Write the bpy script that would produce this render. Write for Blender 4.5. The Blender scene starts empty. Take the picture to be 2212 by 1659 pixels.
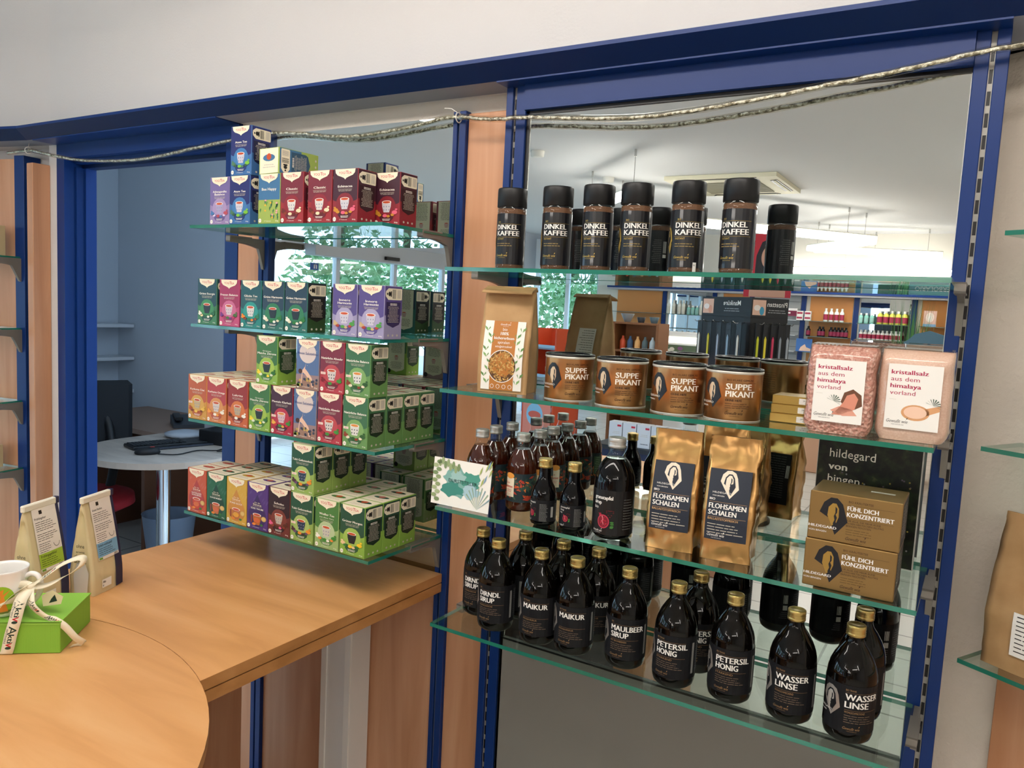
import bpy, math, random
from mathutils import Vector, Matrix, noise
random.seed(7)
S = bpy.context.scene
COL = S.collection
def rad(a): return a * math.pi / 180

# ------------------------------------------------------------------ camera
RR = ((0.8524406, 0.5203858, 0.0504346), (0.0946578, -0.0587439, -0.9937752), (-0.5141838, 0.8519083, -0.0993343))
cam = bpy.data.cameras.new('camera')
cam.sensor_width = 36.0; cam.lens = 1678.47 / 2212 * 36.0; cam.clip_start = 0.02; cam.clip_end = 200
co = bpy.data.objects.new('camera', cam); COL.objects.link(co); S.camera = co
m4 = Matrix(((RR[0][0], -RR[1][0], -RR[2][0], 1.70174), (RR[0][1], -RR[1][1], -RR[2][1], -1.50837),
             (RR[0][2], -RR[1][2], -RR[2][2], 1.5), (0, 0, 0, 1)))
# rows of RR are the camera's right, down and forward axes
r_, d_, f_ = Vector(RR[0]), Vector(RR[1]), Vector((-RR[2][0], -RR[2][1], -RR[2][2]))
f_ = Vector(RR[2])
if f_.y < 0: f_ = -f_
z_ = -f_
m4 = Matrix((( r_.x, -d_.x, z_.x, 1.70174), (r_.y, -d_.y, z_.y, -1.50837), (r_.z, -d_.z, z_.z, 1.5), (0, 0, 0, 1)))
co.matrix_world = m4

# ------------------------------------------------------------------ sky, daylight, exposure
w = bpy.data.worlds.new('sky'); S.world = w; w.use_nodes = True
w.node_tree.nodes['Background'].inputs[0].default_value = (0.62, 0.80, 1.0, 1)
w.node_tree.nodes['Background'].inputs[1].default_value = 6.5
S.view_settings.view_transform = 'Standard'; S.view_settings.look = 'None'
S.view_settings.exposure = 0.0; S.view_settings.gamma = 1.0
def area(name, loc, direction, sx, sy, power, col):
    l = bpy.data.lights.new(name, 'AREA'); l.shape = 'RECTANGLE'; l.size = sx; l.size_y = sy
    l.energy = power; l.color = col
    o = bpy.data.objects.new(name, l); COL.objects.link(o); o.location = loc
    o.rotation_euler = Vector(direction).to_track_quat('-Z', 'Y').to_euler()
    return o
area('office_fill_light', (-1.0, 2.85, 1.6), (-0.45, -1, -0.1), 1.6, 1.2, 300, (0.55, 0.76, 1.0))  # blue area light added inside the office, where no window is built

# ------------------------------------------------------------------ materials
def lin(h):
    h = h.lstrip('#'); v = [int(h[i:i+2], 16) / 255 for i in (0, 2, 4)]
    return tuple((c / 12.92 if c <= 0.04045 else ((c + 0.055) / 1.055) ** 2.4) for c in v) + (1.0,)
MC = {}
def P(h, rough=0.5, metal=0.0, emit=0.0, trans=0.0, coat=0.0, spec=0.5, ior=1.45, key=''):
    k = (h, rough, metal, emit, trans, coat, spec, key)
    if k in MC: return MC[k]
    m = bpy.data.materials.new('paint_' + h.lstrip('#')); m.use_nodes = True
    b = m.node_tree.nodes['Principled BSDF']; i = b.inputs
    i['Base Color'].default_value = lin(h); i['Roughness'].default_value = rough; i['Metallic'].default_value = metal
    i['Transmission Weight'].default_value = trans; i['Coat Weight'].default_value = coat
    i['Specular IOR Level'].default_value = spec; i['IOR'].default_value = ior
    if emit: i['Emission Color'].default_value = lin(h); i['Emission Strength'].default_value = emit
    m.diffuse_color = lin(h); MC[k] = m
    return m
def nodes(m): return m.node_tree.nodes, m.node_tree.links, m.node_tree.nodes['Principled BSDF']
def bump(m, scale, strength, dist=0.002, detail=4, stretch=(1, 1, 1), kind='NOISE'):
    n, l, b = nodes(m)
    tc = n.new('ShaderNodeTexCoord'); mp = n.new('ShaderNodeMapping'); mp.inputs['Scale'].default_value = stretch
    if kind == 'NOISE': t = n.new('ShaderNodeTexNoise'); t.inputs['Detail'].default_value = detail; out = t.outputs['Fac']
    else: t = n.new('ShaderNodeTexVoronoi'); out = t.outputs['Distance']
    t.inputs['Scale'].default_value = scale
    bp = n.new('ShaderNodeBump'); bp.inputs['Strength'].default_value = strength; bp.inputs['Distance'].default_value = dist
    l.new(tc.outputs['Object'], mp.inputs['Vector']); l.new(mp.outputs['Vector'], t.inputs['Vector'])
    l.new(out, bp.inputs['Height']); l.new(bp.outputs['Normal'], b.inputs['Normal'])
    return m
def vary(m, cols, scale, stretch=(1, 1, 1), detail=5, kind='NOISE', dist=0.0):
    n, l, b = nodes(m)
    tc = n.new('ShaderNodeTexCoord'); mp = n.new('ShaderNodeMapping'); mp.inputs['Scale'].default_value = stretch
    if kind == 'NOISE':
        t = n.new('ShaderNodeTexNoise'); t.inputs['Detail'].default_value = detail; t.inputs['Distortion'].default_value = dist; out = t.outputs['Fac']
    else: t = n.new('ShaderNodeTexVoronoi'); out = t.outputs['Color']
    t.inputs['Scale'].default_value = scale
    r = n.new('ShaderNodeValToRGB'); e = r.color_ramp.elements
    e[0].position = cols[0][0]; e[0].color = lin(cols[0][1]); e[1].position = cols[-1][0]; e[1].color = lin(cols[-1][1])
    for p_, c_ in cols[1:-1]: x = e.new(p_); x.color = lin(c_)
    l.new(tc.outputs['Object'], mp.inputs['Vector']); l.new(mp.outputs['Vector'], t.inputs['Vector'])
    l.new(out, r.inputs['Fac']); l.new(r.outputs['Color'], b.inputs['Base Color'])
    return m
def clone(h, key, **k): return P(h, key=key, **k)
WALL = bump(P('#DCD9D7', 0.85, key='wall'), 160, 0.25, 0.002)
ROUGHWALL = bump(P('#D9CFC3', 0.9, key='rw'), 90, 0.6, 0.004)
SOFFIT = P('#8F93A0', 0.6)
CEIL = P('#E6E6E4', 0.9, key='ceil')
BLUE = P('#0A3070', 0.36, key='blue', spec=0.35)
BLUED = P('#051E4A', 0.4, key='blued', spec=.3)
def wood(key, a, b, c, st, rough=0.38, sc=2.2):
    return vary(P(b, rough, key=key), [(0.30, a), (0.5, b), (0.72, c)], sc, st, 6, 'NOISE', 0.6)
WOODV = wood('wv', '#BF8760', '#CB9570', '#D5A27E', (9, 9, 0.7), 0.42)
WOODH = wood('wh', '#CB935A', '#D9A066', '#E2AE76', (1.1, 7, 4), 0.36)
WOODE = wood('we', '#A9733F', '#B98049', '#C58C55', (1.5, 6, 10), 0.4)
DESKW = wood('dw', '#A79B90', '#B3A79B', '#BFB4A8', (2, 8, 4), 0.5)
MIRROR = P('#D9DEDE', 0.0, 1.0, key='mirror')
DARKGLASS = P('#070504', 0.03, key='dg', spec=.38)
GREY = P('#857F78', 0.4, 0.15, key='brk')
SILVER = P('#C9C8C4', 0.25, 1.0)
CHROME = P('#D8DCE0', 0.08, 1.0)
BLACK = P('#0C0C0E', 0.35)
WHITE = P('#F1EDE6', 0.5)
PAPER = P('#E9E2D0', 0.6)
RED = P('#C4233C', 0.5)
def glassmat(key, tint, fac=0.12, rough=0.0):
    m = P(tint, rough, key=key); n, l, b = nodes(m)
    tr = n.new('ShaderNodeBsdfTransparent'); tr.inputs['Color'].default_value = lin(tint)
    gl = n.new('ShaderNodeBsdfGlossy'); gl.inputs['Roughness'].default_value = rough; gl.inputs['Color'].default_value = (1, 1, 1, 1)
    lw_ = n.new('ShaderNodeLayerWeight'); pw = n.new('ShaderNodeMath'); pw.operation = 'POWER'; pw.inputs[1].default_value = 4.0
    l.new(lw_.outputs['Facing'], pw.inputs[0]); fr = n.new('ShaderNodeMapRange'); fr.inputs['To Min'].default_value = 0.035; fr.inputs['To Max'].default_value = 0.85
    l.new(pw.outputs[0], fr.inputs['Value'])
    mx = n.new('ShaderNodeMixShader'); out = n['Material Output']
    l.new(fr.outputs[0], mx.inputs[0]); l.new(tr.outputs[0], mx.inputs[1]); l.new(gl.outputs[0], mx.inputs[2])
    l.new(mx.outputs[0], out.inputs['Surface'])
    return m
GLASS = glassmat('glass', '#EEF7F3')
CLEAR = glassmat('clear', '#F6F8F6')
PANE = glassmat('pane', '#EEF6FA')
GEDGE = P('#26806C', 0.12, key='edge', trans=0.25, coat=0.5)

# ------------------------------------------------------------------ mesh building
class MB:
    def __init__(s): s.v = []; s.f = []; s.m = []; s.sm = []; s.mats = []
    def mi(s, m):
        if m not in s.mats: s.mats.append(m)
        return s.mats.index(m)
    def add(s, vs, fs, m, smooth=False):
        o = len(s.v); s.v += [tuple(v) for v in vs]; k = s.mi(m)
        for f in fs: s.f.append([i + o for i in f]); s.m.append(k); s.sm.append(smooth)
        return s
    def poly(s, pts, m): return s.add(pts, [list(range(len(pts)))], m)
    def box(s, x0, x1, y0, y1, z0, z1, m, mt=None):
        vs = [(x0, y0, z0), (x1, y0, z0), (x1, y1, z0), (x0, y1, z0), (x0, y0, z1), (x1, y0, z1), (x1, y1, z1), (x0, y1, z1)]
        fs = [[0, 3, 2, 1], [4, 5, 6, 7], [0, 1, 5, 4], [1, 2, 6, 5], [2, 3, 7, 6], [3, 0, 4, 7]]
        if mt is None: return s.add(vs, fs, m)
        s.add(vs, fs[:2], mt); return s.add(vs, fs[2:], m)
    def cbox(s, x0, x1, y0, y1, z0, z1, m, b=0.002):
        # box with chamfered edges
        c = Vector(((x0+x1)/2, (y0+y1)/2, (z0+z1)/2)); h = ((x1-x0)/2, (y1-y0)/2, (z1-z0)/2)
        vs = []; idx = {}
        for sx in (-1, 1):
            for sy in (-1, 1):
                for sz in (-1, 1):
                    for a in range(3):
                        p = [h[0]*sx, h[1]*sy, h[2]*sz]
                        for q in range(3):
                            if q != a: p[q] -= b * (sx, sy, sz)[q]
                        idx[(sx, sy, sz, a)] = len(vs); vs.append(c + Vector(p))
        fs = []
        for a in range(3):
            for sg in (-1, 1):
                o = [q for q in range(3) if q != a]; loop = []
                for (u, v) in ((-1, -1), (1, -1), (1, 1), (-1, 1)):
                    t = [0, 0, 0]; t[a] = sg; t[o[0]] = u; t[o[1]] = v; loop.append(idx[tuple(t) + (a,)])
                if (sg > 0) == (a == 1): loop.reverse()
                fs.append(loop)
        for a in range(3):
            o = [q for q in range(3) if q != a]
            for u in (-1, 1):
                for v in (-1, 1):
                    t0 = [0, 0, 0]; t0[o[0]] = u; t0[o[1]] = v; t1 = list(t0); t0[a] = -1; t1[a] = 1
                    fs.append([idx[tuple(t0)+(o[0],)], idx[tuple(t1)+(o[0],)], idx[tuple(t1)+(o[1],)], idx[tuple(t0)+(o[1],)]])
        for sx in (-1, 1):
            for sy in (-1, 1):
                for sz in (-1, 1): fs.append([idx[(sx, sy, sz, a)] for a in range(3)])
        return s.add(vs, fs, m)
    def lathe(s, prof, m, c=(0, 0, 0), n=32, smooth=True, cap=True):
        vs = []; fs = []
        for r, z in prof:
            for i in range(n):
                a = 2*math.pi*i/n; vs.append((c[0]+r*math.cos(a), c[1]+r*math.sin(a), c[2]+z))
        for k in range(len(prof)-1):
            for i in range(n):
                j = (i+1) % n; fs.append([k*n+i, k*n+j, (k+1)*n+j, (k+1)*n+i])
        s.add(vs, fs, m, smooth)
        if cap:
            for k, rev in ((0, True), (len(prof)-1, False)):
                if prof[k][0] > 1e-5:
                    loop = vs[k*n:(k+1)*n]
                    s.add(loop[::-1] if rev else loop, [list(range(n))], m)
        return s
    def tube(s, path, r, m, n=8, cap=True):
        path = [Vector(p) for p in path]; vs = []; fs = []; up = None
        for k, p in enumerate(path):
            t = (path[min(k+1, len(path)-1)] - path[max(k-1, 0)]).normalized()
            if up is None: up = t.orthogonal().normalized()
            up = (up - t * up.dot(t)).normalized(); sd = t.cross(up)
            rr = r[k] if isinstance(r, (list, tuple)) else r
            for i in range(n):
                a = 2*math.pi*i/n; vs.append(p + (up*math.cos(a) + sd*math.sin(a))*rr)
        for k in range(len(path)-1):
            for i in range(n):
                j = (i+1) % n; fs.append([k*n+i, k*n+j, (k+1)*n+j, (k+1)*n+i])
        s.add(vs, fs, m, True)
        if cap: s.add(vs[:n], [list(range(n))[::-1]], m); s.add(vs[-n:], [list(range(n))], m)
        return s
    def prism(s, pts, axis, a0, a1, m, ms=None):
        # pts in the plane of the other two axes, extruded a0..a1 along axis
        def mk(p, a):
            t = [p[0], p[1]]; t.insert(axis, a); return tuple(t)
        n = len(pts); A = [mk(p, a0) for p in pts]; B = [mk(p, a1) for p in pts]
        s.add(A, [list(range(n))[::-1]], m); s.add(B, [list(range(n))], m)
        return s.add(A+B, [[i, (i+1) % n, n+(i+1) % n, n+i] for i in range(n)], ms or m)
    def build(s, name, parent=None, loc=None, rot=None, mesh_only=False):
        me = bpy.data.meshes.new(name); me.from_pydata(s.v, [], s.f)
        for m in s.mats: me.materials.append(m)
        me.polygons.foreach_set('material_index', s.m); me.polygons.foreach_set('use_smooth', s.sm); me.update()
        if mesh_only: return me
        return obj(name, me, parent, loc, rot)
def obj(name, me, parent=None, loc=None, rot=None):
    o = bpy.data.objects.new(name, me); COL.objects.link(o)
    if parent: o.parent = parent
    if loc is not None: o.location = loc
    if rot is not None: o.rotation_euler = (0, 0, rot) if not hasattr(rot, '__len__') else rot
    return o
def tag(o, label=None, cat=None, group=None, kind=None):
    if label: o['label'] = label
    if cat: o['category'] = cat
    if group: o['group'] = group
    if kind: o['kind'] = kind
    return o
def thing(name, label, cat, loc=(0, 0, 0), rot=0, group=None):
    o = bpy.data.objects.new(name, None); COL.objects.link(o); o.location = loc
    o.rotation_euler = (0, 0, rot); o.empty_display_size = 0.02
    return tag(o, label, cat, group)
def dup(o, parent=None):
    c = o.copy(); COL.objects.link(c)
    if parent is not None: c.parent = parent
    for ch in list(o.children): dup(ch, c)
    return c
def struct(name, mb, loc=None, rot=None): return tag(mb.build(name, None, loc, rot), kind='structure')

# ------------------------------------------------------------------ lettering and print (drawn on a mapped surface)
TC = {}
def glyphs(s, bold=0.0):
    bold = bold*0.5; k = (s, bold)
    if k in TC: return TC[k]
    c = bpy.data.curves.new('t', 'FONT'); c.body = s; c.size = 1.0; c.resolution_u = 2; c.offset = bold; c.fill_mode = 'FRONT'
    o = bpy.data.objects.new('t', c); me = bpy.data.meshes.new_from_object(o)
    vs = [(v.co.x, v.co.y) for v in me.vertices]; fs = [list(p.vertices) for p in me.polygons]
    bpy.data.objects.remove(o); bpy.data.curves.remove(c); bpy.data.meshes.remove(me)
    if vs:
        x0 = min(v[0] for v in vs); x1 = max(v[0] for v in vs)
        vs = [((a-x0), b) for a, b in vs]; wd = x1-x0
    else: wd = 0.5
    TC[k] = (vs, fs, wd); return TC[k]
class D:
    E = 0.00016
    def __init__(s, mb, fn, curved=False): s.mb = mb; s.fn = fn; s.cv = curved
    def pts(s, ps, h): return [s.fn(p[0], p[1], h*s.E) for p in ps]
    def poly(s, ps, m, h=1):
        if not s.cv: s.mb.add(s.pts(ps, h), [list(range(len(ps)))], m); return
        def clip(q, a, sg):
            out = []
            for i in range(len(q)):
                p0, p1 = q[i-1], q[i]; i0, i1 = (p0[0]-a)*sg >= 0, (p1[0]-a)*sg >= 0
                if i0 != i1:
                    t = (a-p0[0])/(p1[0]-p0[0]); out.append((a, p0[1]+t*(p1[1]-p0[1])))
                if i1: out.append(p1)
            return out
        x0 = min(p[0] for p in ps); x1 = max(p[0] for p in ps); n = max(1, int(math.ceil((x1-x0)/.0035)))
        for i in range(n):
            q = clip(clip(ps, x0+(x1-x0)*i/n, 1), x0+(x1-x0)*(i+1)/n, -1) if n > 1 else ps
            if len(q) > 2: s.mb.add(s.pts(q, h), [list(range(len(q)))], m)
    def rect(s, x0, y0, x1, y1, m, h=1, n=1, ny=1):
        vs = []; fs = []
        for j in range(ny+1):
            for i in range(n+1): vs.append((x0+(x1-x0)*i/n, y0+(y1-y0)*j/ny))
        for j in range(ny):
            for i in range(n): a = j*(n+1)+i; fs.append([a, a+1, a+n+2, a+n+1])
        s.mb.add(s.pts(vs, h), fs, m)
    def ell(s, cx, cy, rx, ry, m, h=2, n=20, a0=0, a1=360):
        s.poly([(cx+rx*math.cos(rad(a0+(a1-a0)*i/n)), cy+ry*math.sin(rad(a0+(a1-a0)*i/n))) for i in range(n if a1-a0 == 360 else n+1)], m, h)
    def text(s, t, x, y, hgt, m, h=3, w=None, al='L', bold=0.02, shear=0.0, rot=0.0):
        fat = bold >= .02; vs, fs, wd = glyphs(t, 0.0 if fat else bold); k = hgt/0.70; kx = k if w is None else w/wd
        W = wd*kx; ox = {'L': 0, 'C': -W/2, 'R': -W}[al]; c, sn = math.cos(rot), math.sin(rot); P_ = []
        for a, b in vs:
            X = a*kx+b*k*shear+ox; Y = b*k; P_.append((x+X*c-Y*sn, y+X*sn+Y*c))
        for q in ((-.045, .045) if fat and hgt > .0035 else (0,)): s.mb.add(s.pts([(a+q*hgt*c, b+q*hgt*sn) for a, b in P_], h+(.4 if q > 0 else 0)), fs, m)
        return W
    def lines(s, x0, x1, ytop, n, pitch, m, h=2, th=None, al='L', seed=1, breaks=True):
        r = random.Random(seed); th = th or pitch*0.38
        for i in range(n):
            L = (x1-x0)*(r.uniform(0.72, 1.0)); a = x0 if al == 'L' else (x0+x1)/2-L/2; y = ytop-i*pitch; x = a
            while x < a+L:
                wl = r.uniform(0.10, 0.26)*(x1-x0) if breaks else L; e = min(x+wl, a+L)
                s.rect(x, y-th, e, y, m, h); x = e+(x1-x0)*0.025
    def bars(s, x0, y0, x1, y1, m, h=3, n=14, seed=3):
        r = random.Random(seed); x = x0; st = (x1-x0)/n
        for i in range(n): s.rect(x, y0, x+st*r.uniform(0.3, 0.75), y1, m, h); x += st
def plane(o, u, v, nn):
    o, u, v, nn = Vector(o), Vector(u), Vector(v), Vector(nn)
    return lambda a, b, h: o+u*a+v*b+nn*h
def cyl(r, a0=-90, c=(0, 0, 0)):
    # u runs counter-clockwise seen from above starting at world angle a0
    def f(u, v, h):
        a = rad(a0)+u/r; return Vector((c[0]+(r+h)*math.cos(a), c[1]+(r+h)*math.sin(a), c[2]+v))
    return f
def nun(d, cx, cy, s, dark, face, kite=None, h=2, words=None):
    # veiled figure inside a pointed kite
    K = [(-.42, .10), (-.34, .42), (-.15, .60), (.06, .62), (.26, .52), (.36, .30), (.46, -.20), (.08, -.66)]
    if kite: d.poly([(cx+a*s, cy+b*s) for a, b in K], kite, h)
    V = [(-.42, .06), (-.30, .40), (-.10, .58), (.10, .58), (.28, .40), (.46, -.16), (.10, -.64), (.00, -.40), (-.02, -.16), (-.28, -.02)]
    if not kite: d.poly([(cx+a*s, cy+b*s) for a, b in V], dark, h)
    else:
        d.poly([(cx+a*s, cy+b*s) for a, b in [(-.26, .0), (-.20, .30), (-.06, .46), (.10, .46), (.22, .30), (.30, -.10), (.10, -.5), (.04, -.2), (-.1, -.1)]], dark, h+1)
    d.poly([(cx+a*s, cy+b*s) for a, b in [(-.17, -.02), (-.15, .26), (-.03, .40), (.08, .40), (.17, .24), (.18, -.04), (.10, -.30), (-.02, -.34)]], face, h+2)
    d.poly([(cx+a*s, cy+b*s) for a, b in [(.06, .30), (.12, .24), (.12, .10), (.08, .04), (.13, -.06), (.10, -.20), (.16, -.34), (.04, -.40), (.02, -.26), (.06, -.14), (.03, -.02), (.07, .10)]], dark, h+3)
    if kite: d.poly([(cx+a*s, cy+b*s) for a, b in [(.06, -.02), (.20, .06), (.24, -.16), (.12, -.50), (.02, -.42), (.10, -.28), (.02, -.16)]], dark, h+3)
    if words:
        d.text('HILDEGARD', cx-.72*s, cy-.46*s, .085*s, words, h+4, w=.86*s, bold=.02)
        d.text('VON BINGEN', cx-.72*s, cy-.60*s, .055*s, words, h+4, w=.56*s, bold=.01)
def gewusst(d, x, y, wd, m, h=3):
    d.text('Gewu\u00dft wie', x, y, wd*.16, m, h, w=wd*.95, bold=.0, shear=.30)
    d.poly([(x+wd*.90, y+wd*.18), (x+wd*.95, y+wd*.22), (x+wd*.96, y+wd*.29), (x+wd*.90, y+wd*.25)], m, h)
    d.text('VON NATUR AUS', x+wd*.25, y-wd*.11, wd*.045, m, h, w=wd*.55, bold=0)

# ================================================================== ROOM SHELL
CZ = 2.65
def slab(name, x0, x1, y0, y1, z0, z1, m): return struct(name, MB().box(x0, x1, y0, y1, z0, z1, m))
FLOORM = P('#D3D0C8', 0.28, key='floor')
n, l, b = nodes(FLOORM)
tc = n.new('ShaderNodeTexCoord'); br = n.new('ShaderNodeTexBrick'); br.offset = 0.0
br.inputs['Color1'].default_value = lin('#D6D3CB'); br.inputs['Color2'].default_value = lin('#CFCBC2'); br.inputs['Mortar'].default_value = lin('#8C8880')
br.inputs['Scale'].default_value = 1.0; br.inputs['Mortar Size'].default_value = 0.006; br.inputs['Brick Width'].default_value = 0.6; br.inputs['Row Height'].default_value = 0.3
l.new(tc.outputs['Object'], br.inputs['Vector']); l.new(br.outputs['Color'], b.inputs['Base Color'])
slab('floor', -5.2, 6.2, -9.8, 3.4, -0.1, 0.0, FLOORM)
slab('ceiling', -5.2, 6.2, -9.8, 3.4, CZ, CZ+0.1, CEIL)
# shelf wall (plaster, with the openings of the two mirrors and the office door)
mb = MB()
mb.box(-1.12, 1.69, 0.0, 0.13, 1.973, CZ, WALL)                      # above the cornice
mb.box(-1.13, -1.076, 0.0, 0.13, 0, 1.973, WALL)                     # strip beside the opening
mb.box(-0.144, 0.78, 0.010, 0.13, 0, 1.975, ROUGHWALL)               # behind the tea shelves
mb.box(0.78, 1.69, 0.015, 0.13, 0, 1.973, WALL)
struct('wall_shelves', mb)
th = rad(11); lw_rot = th
mb = MB(); mb.box(-4.2, 0.0, 0.0, 0.12, 1.973, CZ, WALL); mb.box(-4.2, 0.0, 0.06, 0.12, 0, 1.973, WALL)
struct('wall_far_left', mb, (-1.12, 0, 0), lw_rot)
a28 = -rad(28)
mb = MB(); mb.box(-0.1, 4.9, 0.0, 0.1, 0, 1.99, ROUGHWALL); mb.box(0.0, 4.9, -0.03, 0.1, 1.973, CZ, WALL)
struct('wall_right', mb, (1.66, 0.1235, 0), a28)
# cornice: sloped blue fascia on a grey soffit
prof = [(0.0, 2.012), (-0.112, 2.014), (-0.118, 2.012), (-0.118, 2.004), (-0.082, 1.973), (0.0, 1.973)]
def cornice(name, x0, x1, loc=None, rot=None, skew0=0.0, skew1=0.0):
    m = MB(); A = [(x0+skew0*p[0], p[0], p[1]) for p in prof]; B = [(x1+skew1*p[0], p[0], p[1]) for p in prof]
    mats = [BLUE, BLUE, BLUE, BLUED, SOFFIT, BLUE]; k = len(prof)
    m.poly(A[::-1], BLUE); m.poly(B, BLUE)
    for i in range(k): j = (i+1) % k; m.poly([A[i], A[j], B[j], B[i]], mats[i])
    o = m.build(name, None, loc, rot); tag(o, kind='structure'); return o
t2 = math.tan(th/2)
cornice('trim_1', -1.12, 2.6, skew0=-t2)
cornice('trim_2', -4.2, 0.0, (-1.12, 0, 0), lw_rot, skew1=t2)
# soffit right of the mirror bay
slab('trim_3', 1.69, 3.2, 0.0, 0.14, 1.973, 2.012, SOFFIT)
# ------- office doorway (deep blue profiled frame)
mb = MB()
mb.box(-1.076, -1.030, -0.004, 0.10, 0, 1.973, BLUE)
mb.box(-1.030, -1.022, 0.034, 0.10, 0, 1.90, BLUE); mb.box(-1.022, -1.014, 0.062, 0.10, 0, 1.90, BLUE)
mb.box(-0.198, -0.144, -0.004, 0.10, 0, 1.973, BLUE); mb.box(-0.206, -0.198, 0.05, 0.10, 0, 1.9, BLUED)
mb.box(-1.030, -0.198, -0.004, 0.10, 1.925, 1.973, BLUE); mb.box(-1.030, -0.198, 0.03, 0.10, 1.912, 1.925, BLUE)
mb.box(-1.03, -0.198, 0.06, 0.1, 1.90, 1.912, BLUED)
struct('door_1', mb)
# ------- fin board and left bay
struct('trim_4', MB().cbox(-1.161, -1.123, -0.06, 0.0, 0, 1.905, WOODV))
# ------- panels and posts of the two bays
def post(name, x0, xs0, xs1, x1, yf, yb, z0, z1, label):
    t = thing(name, label, 'shelf post', (0, 0, 0), 0, 'blue slotted shelf posts')
    MB().cbox(x0, xs0, yf, yb, z0, z1, BLUE, 0.001).build('rail', t); MB().cbox(xs1, x1, yf, yb, z0, z1, BLUE, 0.001).build('rail', t)
    m = MB().box(xs0, xs1, yf+0.008, yf+.010, z0, z1, P('#A9A69E', .4, .3)); z = z0+0.02
    while z < z1-0.03: m.box(xs0+0.0015, xs1-0.0015, yf+.0074, yf+.008, z, z+0.022, BLACK); z += 0.034
    m.build('slot_strip', t); return t
post('shelf_post', -0.047, -0.031, -0.026, -0.006, -0.012, 0.009, 0, 1.94, 'blue slotted post at the left side of the tea shelf mirror')
post('shelf_post', 0.604, 0.616, 0.622, 0.640, -0.012, 0.009, 0, 1.94, 'blue slotted post at the right side of the tea shelves, ending below the ceiling trim')
post('shelf_post', 0.765, 0.782, 0.791, 0.815, -0.040, 0.012, 0, 1.973, 'blue slotted post at the left edge of the large mirror behind coffee and bottles')
post('shelf_post', 1.644, 1.665, 1.673, 1.692, -0.040, 0.012, 0, 1.973, 'blue slotted post beside the rough plaster wall, right of the large mirror')
struct('trim_5', MB().cbox(-0.144, -0.047, -0.002, 0.009, 0, 1.94, WOODV))
struct('trim_6', MB().cbox(0.640, 0.765, -0.002, 0.009, 0, 1.935, WOODV))
struct('trim_7', MB().box(0.815, 1.644, -0.048, 0.012, 1.918, 1.973, BLUE).box(0.815, 1.644, -0.034, 0.0, 1.910, 1.918, BLACK))
struct('trim_14', MB().box(0.765, 1.692, -0.083, 0.0, 1.9705, 1.9735, BLUE)); struct('trim_15', MB().box(-1.076, -0.144, -0.083, 0.0, 1.9705, 1.9735, BLUE))
struct('trim_8', MB().box(0.815, 0.822, -0.034, 0.01, 0.0, 1.918, BLACK))
# wall below the tea mirror: wood panels, white boxed pipe
struct('trim_9', MB().box(-0.006, 0.604, 0.0, 0.009, 0, 0.80, WOODV))
t = thing('pipe_casing', 'white boxed pipe casing against the wood panels under the counter', 'casing', (0, 0, 0))
MB().cbox(0.300, 0.400, -0.075, -0.002, 0, 0.79, P('#E6E3DF', 0.5, key='casing'), 0.002).build('box', t)
MB().box(0.3, 0.318, -0.079, -0.075, 0, 0.79, WHITE).box(0.382, 0.4, -0.079, -0.075, 0, 0.79, WHITE).build('ridge', t)
# grey back panel under the large mirror
struct('trim_10', MB().box(0.818, 1.644, -0.034, 0.010, 0, 0.746, P('#84807A', 0.55, key='panel')).box(0.818, 1.644, -0.036, -0.034, 0.742, 0.746, BLACK))
# mirrors
t = thing('wall_mirror', 'tall mirror behind the colourful tea boxes', 'mirror'); MB().box(-0.006, 0.604, 0.0, 0.006, 0.80, 1.932, MIRROR).build('mirror_glass', t)
t = thing('wall_mirror', 'wide mirror behind the coffee jars, cans and dark bottles', 'mirror'); MB().box(0.822, 1.644, -0.030, -0.022, 0.746, 1.912, MIRROR).build('mirror_glass', t)
MB().box(0.8215, 0.8235, -0.0312, -0.030, 0.746, 1.912, SILVER).build('edge_strip', t); MB().box(1.6425, 1.6435, -0.0312, -0.03, 0.746, 1.912, WHITE).build('edge_strip', t)

# ================================================================== GLASS SHELVES AND BRACKETS
ZL = [1.6595, 1.4170, 1.1776, 0.9412]; ZR = [1.5698, 1.3327, 1.0960, 0.8540]
def glass_shelf(x0, x1, y0, y1, z, label, loc=(0, 0, 0), rot=0, group='glass shelves'):
    m = MB(); t = 0.0075
    m.poly([(x0, y0, z), (x1, y0, z), (x1, y1, z), (x0, y1, z)], GLASS)
    m.poly([(x0, y0, z-t), (x0, y1, z-t), (x1, y1, z-t), (x1, y0, z-t)], GLASS)
    for a, b_ in (((x0, y0), (x1, y0)), ((x1, y0), (x1, y1)), ((x1, y1), (x0, y1)), ((x0, y1), (x0, y0))):
        m.poly([(a[0], a[1], z-t), (b_[0], b_[1], z-t), (b_[0], b_[1], z), (a[0], a[1], z)], GEDGE)
    o = m.build('glass_shelf', None, loc, rot); return tag(o, label, 'shelf', group)
BP = {}
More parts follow.
